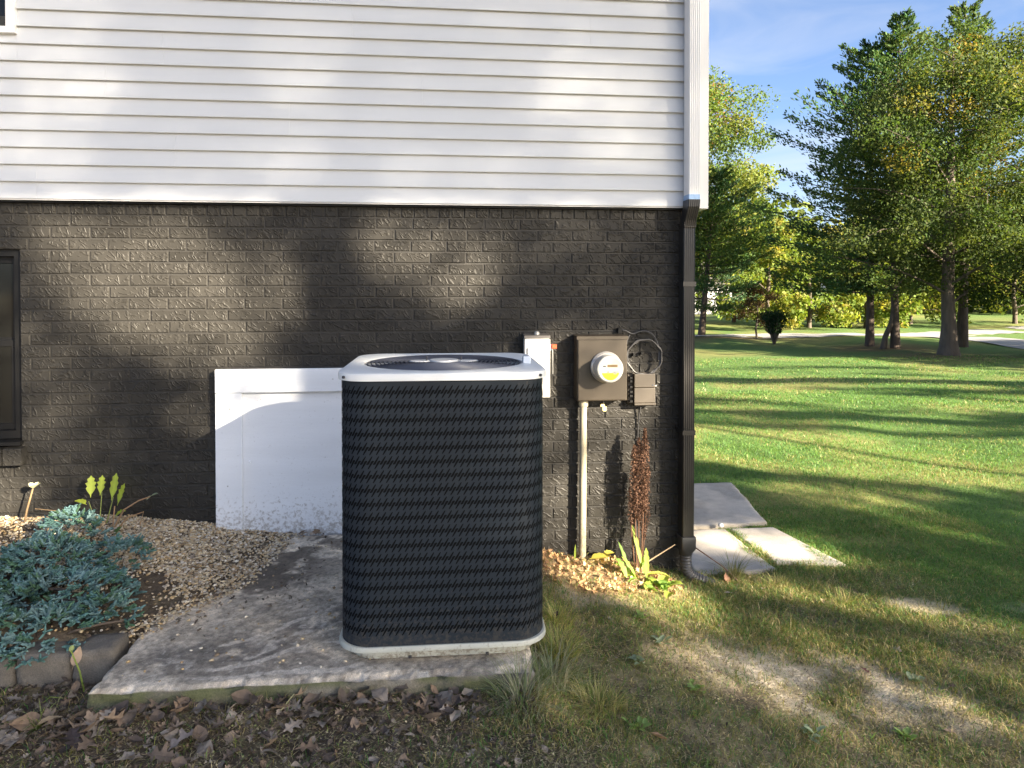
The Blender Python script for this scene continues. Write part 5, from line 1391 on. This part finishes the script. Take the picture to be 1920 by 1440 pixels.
# ------------------------------------------------------------------ juniper
def juniper():
    t = thing('juniper', (-1.85, -.85, gz(-1.85, -.85)), 'low blue green juniper spreading over the gravel bed', 'juniper shrub')
    lobes = [(-1.62, -.98, .28, .20, .12), (-1.82, -.74, .26, .22, .15), (-2.05, -.95, .30, .22, .11), (-1.86, -.44, .15, .14, .20), (-1.60, -.58, .16, .12, .12), (-2.35, -.80, .26, .22, .12), (-1.60, -1.22, .20, .14, .07), (-1.88, -1.22, .26, .16, .08), (-2.2, -1.2, .3, .2, .10), (-2.5, -.40, .18, .14, .10), (-1.42, -1.08, .13, .10, .10)]
    V = []; F = []; Cl = []; stems = MB()
    b = 0
    def finger(p, d, L_, r, c):
        nonlocal b
        d = d / np.linalg.norm(d); u = np.cross(d, np.array([.3, .2, .9])); u /= np.linalg.norm(u); v = np.cross(d, u)
        ks = [(0, .5), (.35, 1.0), (.8, .75)]
        for t_, w_ in ks:
            for k in range(4): a = k * math.pi / 2; V.append(p + d * L_ * t_ + (u * math.cos(a) + v * math.sin(a)) * r * w_); Cl.append(c * (.7 + .4 * t_))
        V.append(p + d * L_); Cl.append(c * 1.2)
        for i in range(2):
            for k in range(4): F.append((b + i * 4 + k, b + i * 4 + (k + 1) % 4, b + i * 4 + 4 + (k + 1) % 4, b + i * 4 + 4 + k))
        for k in range(4): F.append((b + 8 + k, b + 8 + (k + 1) % 4, b + 12, b + 12))
        b += 13
    for (lx, ly, rx, ry, hz) in lobes:
        zb = gz(lx, ly)
        stems.tube([(-1.95, -.8, gz(-1.95, -.8)), ((lx - 1.95) / 2, (ly - .8) / 2, zb + hz * .4), (lx, ly, zb + hz * .6)], [.012, .009, .005], 5)
        n = int(330 * rx * ry / .066)
        for i in range(n):
            a = rng.random() * 6.28; q = math.sqrt(rng.random()); x, y = lx + rx * q * math.cos(a), ly + ry * q * math.sin(a)
            g_ = fbm(np.array([x * 9]), np.array([y * 9]), 111, 3)[0]
            if g_ < .36: continue
            z = max(gz(x, y), -.02 if y > -1.36 else -.14) + hz * math.sqrt(max(0, 1 - q * q)) * (.55 + .6 * g_) + .012
            d = np.array([math.cos(a) * (.35 + q), math.sin(a) * (.35 + q) - .15, .75 - .35 * q]) + rng.normal(size=3) * .25; d /= np.linalg.norm(d)
            base = np.array([x, y, z]) - d * .02; c0 = np.array([(.11, .20, .20), (.09, .185, .17), (.155, .25, .245), (.075, .15, .09)][rng.integers(4)]) * (.75 + .5 * rng.random())
            Ls = .035 + .03 * rng.random(); sd = np.cross(d, np.array([0, 0, 1.0])); sd /= np.linalg.norm(sd) + 1e-9
            finger(base, d, Ls, .0058, c0)
            for k in range(6):
                tt = .15 + .13 * k; sg = 1 if k % 2 else -1
                dd = d * .75 + sd * sg * .65 + rng.normal(size=3) * .38
                finger(base + d * Ls * tt, dd, .018 + .013 * rng.random(), .0050, c0 * (.85 + .35 * rng.random()))
    Q = [f for f in F]; me = bpy.data.meshes.new('foliage')
    me.from_pydata([tuple(v) for v in V], [], [f if f[2] != f[3] else f[:3] for f in Q])
    a = me.color_attributes.new('Col', 'FLOAT_COLOR', 'POINT'); cc_ = np.ones((len(V), 4), np.float32); cc_[:, :3] = np.clip(np.array(Cl), .01, .6); a.data.foreach_set('color', cc_.ravel())
    place('foliage', me, M['juniper'], t)
    stems.col = None; stems.build('stem', M['bark'], t)
juniper()

# ------------------------------------------------------------------ weeds and small plants
def blade_leaf(acc, p, az, L_, W_, rise, droop, c, ser=0.0, fold=.25):
    """a broad leaf: strip bent along its midrib"""
    p = np.array(p, float); K = 9; d = np.array([math.cos(az), math.sin(az), 0]); s_ = np.array([-math.sin(az), math.cos(az), 0]); b = len(acc['V'])
    for k in range(K + 1):
        t = k / K; q = p + d * L_ * t * math.cos(rise) * (1 - .1 * t) + np.array([0, 0, 1]) * L_ * (math.sin(rise) * t - droop * t * t)
        w_ = W_ * (math.sin(math.pi * min(1, t * .93 + .06)) ** .8) * (1 + ser * math.sin(k * 2.9)) * (.25 if t < .12 else 1)
        for sg in (-1, 0, 1):
            acc['V'].append(q + s_ * w_ * sg * .5 + np.array([0, 0, 1]) * abs(sg) * w_ * fold); acc['C'].append(np.array(c) * (1.25 if sg == 0 else .85 + .3 * rng.random()))
    for k in range(K):
        for j in (0, 1): acc['F'].append((b + 3 * k + j, b + 3 * k + j + 1, b + 3 * k + 4 + j, b + 3 * k + 3 + j))
def leaf_plant(name, x, y, label, cat, leaves, stems=(), z=None, colst=(.25, .3, .1), group=None):
    zz = gz(x, y) if z is None else z; t = thing(name, (x, y, zz), label, cat, group)
    for lf in leaves:
        acc = dict(V=[], F=[], C=[]); off, args = lf[0], lf[1:]
        blade_leaf(acc, (x + off[0], y + off[1], zz + off[2]), *args)
        me = bpy.data.meshes.new('leaf'); me.from_pydata([tuple(v) for v in acc['V']], [], acc['F']); me.polygons.foreach_set('use_smooth', np.ones(len(me.polygons), bool))
        a = me.color_attributes.new('Col', 'FLOAT_COLOR', 'POINT'); cc_ = np.ones((len(acc['V']), 4), np.float32); cc_[:, :3] = np.clip(np.array(acc['C']), .01, .9); a.data.foreach_set('color', cc_.ravel())
        place('leaf', me, M['plant'], t)
    for st_ in stems:
        m = MB(); m.col = colst; m.tube([(x + q[0], y + q[1], zz + q[2]) for q in st_[0]], st_[1], 6); m.build('stem', M['plant'], t)
    return t
GR = (.14, .24, .05); LG = (.26, .34, .06); YE = (.55, .50, .10)
leaf_plant('dock_weed', 1.13, -.27, 'bright green broadleaf weed at the foot of the rusty seed stalk', 'weed',
    [((.035 * rng.normal(), .03 * rng.normal(), 0), a + .35 * rng.normal(), L_ * (.8 + .4 * rng.random()), .022 + .016 * rng.random(), r_ * (.75 + .3 * rng.random()), d_ + .1, c_, .2) for a, L_, r_, d_, c_ in
     [(2.0, .24, 1.25, .12, GR), (1.2, .30, 1.3, .2, LG), (2.6, .24, .9, .25, LG), (.5, .23, 1.1, .4, GR), (-2.0, .20, .7, .55, GR), (-1.4, .22, .5, .6, GR), (-.8, .20, .6, .55, LG), (2.9, .18, 1.1, .15, LG), (1.7, .34, 1.35, .12, LG),
      (-1.9, .24, .25, .45, (.20, .26, .06)), (.9, .26, 1.2, .35, LG), (2.3, .28, 1.15, .3, GR), (3.4, .20, .6, .4, LG), (-.2, .20, .5, .4, (.30, .34, .07)), (1.5, .20, .9, .5, GR), (-2.6, .18, .5, .5, LG)]])
leaf_plant('broadleaf_weed', 1.23, -.40, 'low pale green weed right of the dock weed', 'weed', [
    ((.03 * rng.normal(), .03 * rng.normal(), .01), a, .09 + .07 * rng.random(), .04 + .02 * rng.random(), .4 + .4 * rng.random(), .35, LG if k % 2 else GR, .2) for k, a in enumerate(np.linspace(0, 12.0, 16))])
leaf_plant('broadleaf_weed', .93, -.14, 'yellow broad leaf lying flat in the sunny mulch', 'weed', [((-.05, 0, .03), .1, .15, .085, .15, .1, YE, .08, .1), ((.04, .02, .03), .4, .10, .06, .3, .2, YE, .1)])
leaf_plant('grass_shoot', .80, -.11, 'single green shoot beside the foot of the conduit', 'weed', [((0, 0, 0), 1.2, .10, .012, 1.35, .0, LG)])
for i, (x, y, lab) in enumerate([(1.03, -1.05, 'grey green rosette weed on the bare ground left of the sandy patch'), (1.06, -1.42, 'bluish rosette weed below the sandy patch'), (.86, -1.25, 'small dark rosette weed near the yellow grass'), (.72, -1.72, 'green rosette weed at the bottom right of centre'), (1.45, -1.62, 'small clover weed at the bottom below the dark soil'), (1.85, -1.62, 'bottom right rosette weed among thin grass'), (2.15, -1.25, 'small weed at the right of the sandy patch'), (1.0, -.80, 'dark leafy weed above the sandy strip')]):
    leaf_plant('rosette_weed', x, y, lab, 'weed', [((rng.normal() * .012, rng.normal() * .012, .006), a + rng.normal() * .5, .03 + .04 * rng.random(), .021, .3 + .5 * rng.random(), .2, (.23, .29, .20) if i % 2 == 0 else (.22, .32, .10), .1) for a in np.linspace(0, 5.6, 10)])
LY = (.42, .50, .07)
leaf_plant('yellow_green_plant', -1.88, -.12, 'lime green leafy plant lit by sun behind the juniper', 'plant', [
    ((-.07, 0, .20), 2.9, .09, .05, .3, .1, LY, .1), ((-.05, 0, .24), 1.9, .12, .045, 1.25, .0, LY, .25), ((.0, 0, .25), 1.5, .11, .04, 1.3, .0, LY, .3), ((.06, 0, .22), 1.2, .15, .05, 1.3, .0, LY, .2), ((.09, 0, .19), .9, .13, .05, 1.2, .05, LY, .25),
    ((.08, -.02, .13), .4, .08, .05, .6, .2, LY, .2), ((-.04, -.01, .14), 2.7, .06, .03, .5, .2, LY, .1), ((.10, -.15, .02), .5, .13, .07, .9, .1, (.10, .19, .06), .05), ((.06, -.20, .0), -.2, .10, .06, .5, .3, (.09, .17, .06), .05)],
    [([(0, 0, -.02), (-.03, 0, .12), (-.06, 0, .22)], [.004, .003, .002]), ([(0, 0, -.02), (.0, 0, .14), (.01, 0, .27)], [.004, .003, .002]), ([(0, 0, -.02), (.04, 0, .12), (.07, 0, .24)], [.004, .003, .002])], z=gz(-1.88, -.12) - .09)
leaf_plant('dry_stem_plant', -1.80, -.16, 'withered pinkish stems beside the lime green plant', 'plant', [((.20, 0, .17), .2, .05, .025, .4, .1, (.30, .36, .26), .2), ((.18, 0, .15), .9, .04, .02, .6, .1, (.30, .36, .26), .2)],
    [([(0, 0, -.02), (.06, 0, .10), (.14, 0, .15), (.20, 0, .17)], [.005, .005, .004, .003]), ([(.02, 0, -.02), (.08, -.01, .06), (.17, -.01, .09), (.15, -.01, .02)], [.005, .004, .004, .003]), ([(0, .0, -.02), (.01, .01, .12)], [.004, .003])], colst=(.42, .28, .18))
leaf_plant('dry_stem_plant', -2.28, -.12, 'dry stem with pale tip leaves against the sunlit brick at left', 'plant', [((.05, 0, .19), a, .05, .028, .6, .0, (.55, .55, .38), .2) for a in (.3, 1.3, 2.4, -1.0)],
    [([(0, 0, -.02), (.02, 0, .08), (.05, 0, .19)], [.006, .005, .004]), ([(.06, 0, .08), (.2, 0, .06), (.32, .02, .03)], [.002, .002, .0015])], colst=(.38, .27, .16))
leaf_plant('green_stem_weed', -1.35, -1.40, 'thin green stem bent over before the edging blocks', 'weed', [((-.05, .0, .15), 1.8, .03, .018, .9, .0, (.30, .36, .14), .1)],
    [([(0, 0, -.02), (-.02, 0, .08), (-.05, 0, .16)], [.0035, .003, .0025]), ([(-.02, -.03, -.01), (-.10, -.05, .015), (-.16, -.06, -.03), (-.17, -.06, -.07)], [.0025, .002, .002, .0015])], colst=(.28, .36, .08))
# tall dried dock stalk with rusty seed heads
dk_ = thing('seed_stalk', (1.185, -.13, gz(1.185, -.13)), 'tall dry dock stalk with rusty brown seed clusters against the brick', 'dead weed')
z0 = gz(1.185, -.13); Pc = []; cl = []
for (dx, dy, h, f0, f1, n, wd) in [(.0, 0, .80, .38, 1.0, 2300, .033), (.035, -.01, .86, .42, 1.0, 2300, .030), (-.03, .0, .76, .45, 1.0, 1400, .028), (.06, .01, .62, .30, 1.0, 1200, .024), (-.055, .01, .50, .55, 1.0, 420, .018)]:
    m = MB(); m.col = (.14, .07, .04); pts = [(1.185 + dx * .3, -.13 + dy, z0 - .02), (1.185 + dx * .7, -.13 + dy, z0 + h * .4), (1.185 + dx, -.13 + dy * 1.2, z0 + h)]
    m.tube(pts, [.004, .0032, .0015], 6); m.build('stem', M['twig'], dk_)
    f = f0 + (f1 - f0) * rng.random(n); w_ = wd * np.sin(np.pi * np.clip((f - f0) / (f1 - f0) * .85 + .12, 0, 1)) ** .7 * (.6 + .6 * vnoise(f * 16, f * 0 + dx * 50, 5))
    a = rng.random(n) * 6.28; r = w_ * (.25 + 1.1 * rng.random(n) ** .8)
    Pc.append(np.stack([1.185 + dx * (.3 + .7 * f) + r * np.cos(a), -.13 + dy + r * np.sin(a) * .8, z0 + h * f], -1)); cl.append(np.array([(.10, .054, .036), (.07, .038, .026), (.14, .078, .05)])[rng.integers(3, size=n)] * (.7 + .6 * rng.random((n, 1))))
Pc = np.concatenate(Pc); cl = np.concatenate(cl); D = rand_dir(len(Pc))
V, F, c = cards(Pc, D, perp(D), .008 + .004 * rng.random(len(Pc)), .006 + .003 * rng.random(len(Pc)), cl, .1)
place('seed_head', fast_mesh('seed_head', V, [F], c), M['dead'], dk_)
# bare twigs
def twig(pts, r, label, colr=(.16, .10, .07)):
    m = MB(); m.col = colr; m.tube(pts, r, 6); o = m.build('twig', M['twig']); return tag(o, label, 'twig')
twig([(1.56, -.02, -.17), (1.565, -.018, -.165), (1.72, -.10, -.265), (1.80, -.14, -.34)], [.003, .0045, .0035, .003], 'dark thin twig leaning across the pale walkway slab', (.13, .075, .05))
twig([(1.10, -.15, -.29), (1.25, -.13, -.2), (1.42, -.10, -.12)], [.005, .0045, .003], 'pale bare twig leaning on the wall beside the hose', (.36, .27, .17))
twig([(-.62, -1.64, -.14), (-.57, -1.66, -.07), (-.52, -1.66, -.01)], [.003, .0025, .002], 'pale thin stalk leaning on the front edge of the slab', (.36, .33, .17))
twig([(-1.32, -1.15, .05), (-1.38, -1.19, .06), (-1.47, -1.23, .055), (-1.50, -1.22, .04)], [.004, .005, .004, .003], 'curved brown twig lying on the edging blocks', (.10, .075, .055))
o = MB(); o.lathe((2.07, .77, -.335), [(.004, 0), (.018, .006), (.022, .016), (.014, .028), (.003, .032)], 'z', 12); o = o.build('white_stone', M['trim'], None, smooth=True); tag(o, 'single white stone in the joint between the walkway slabs', 'stone')
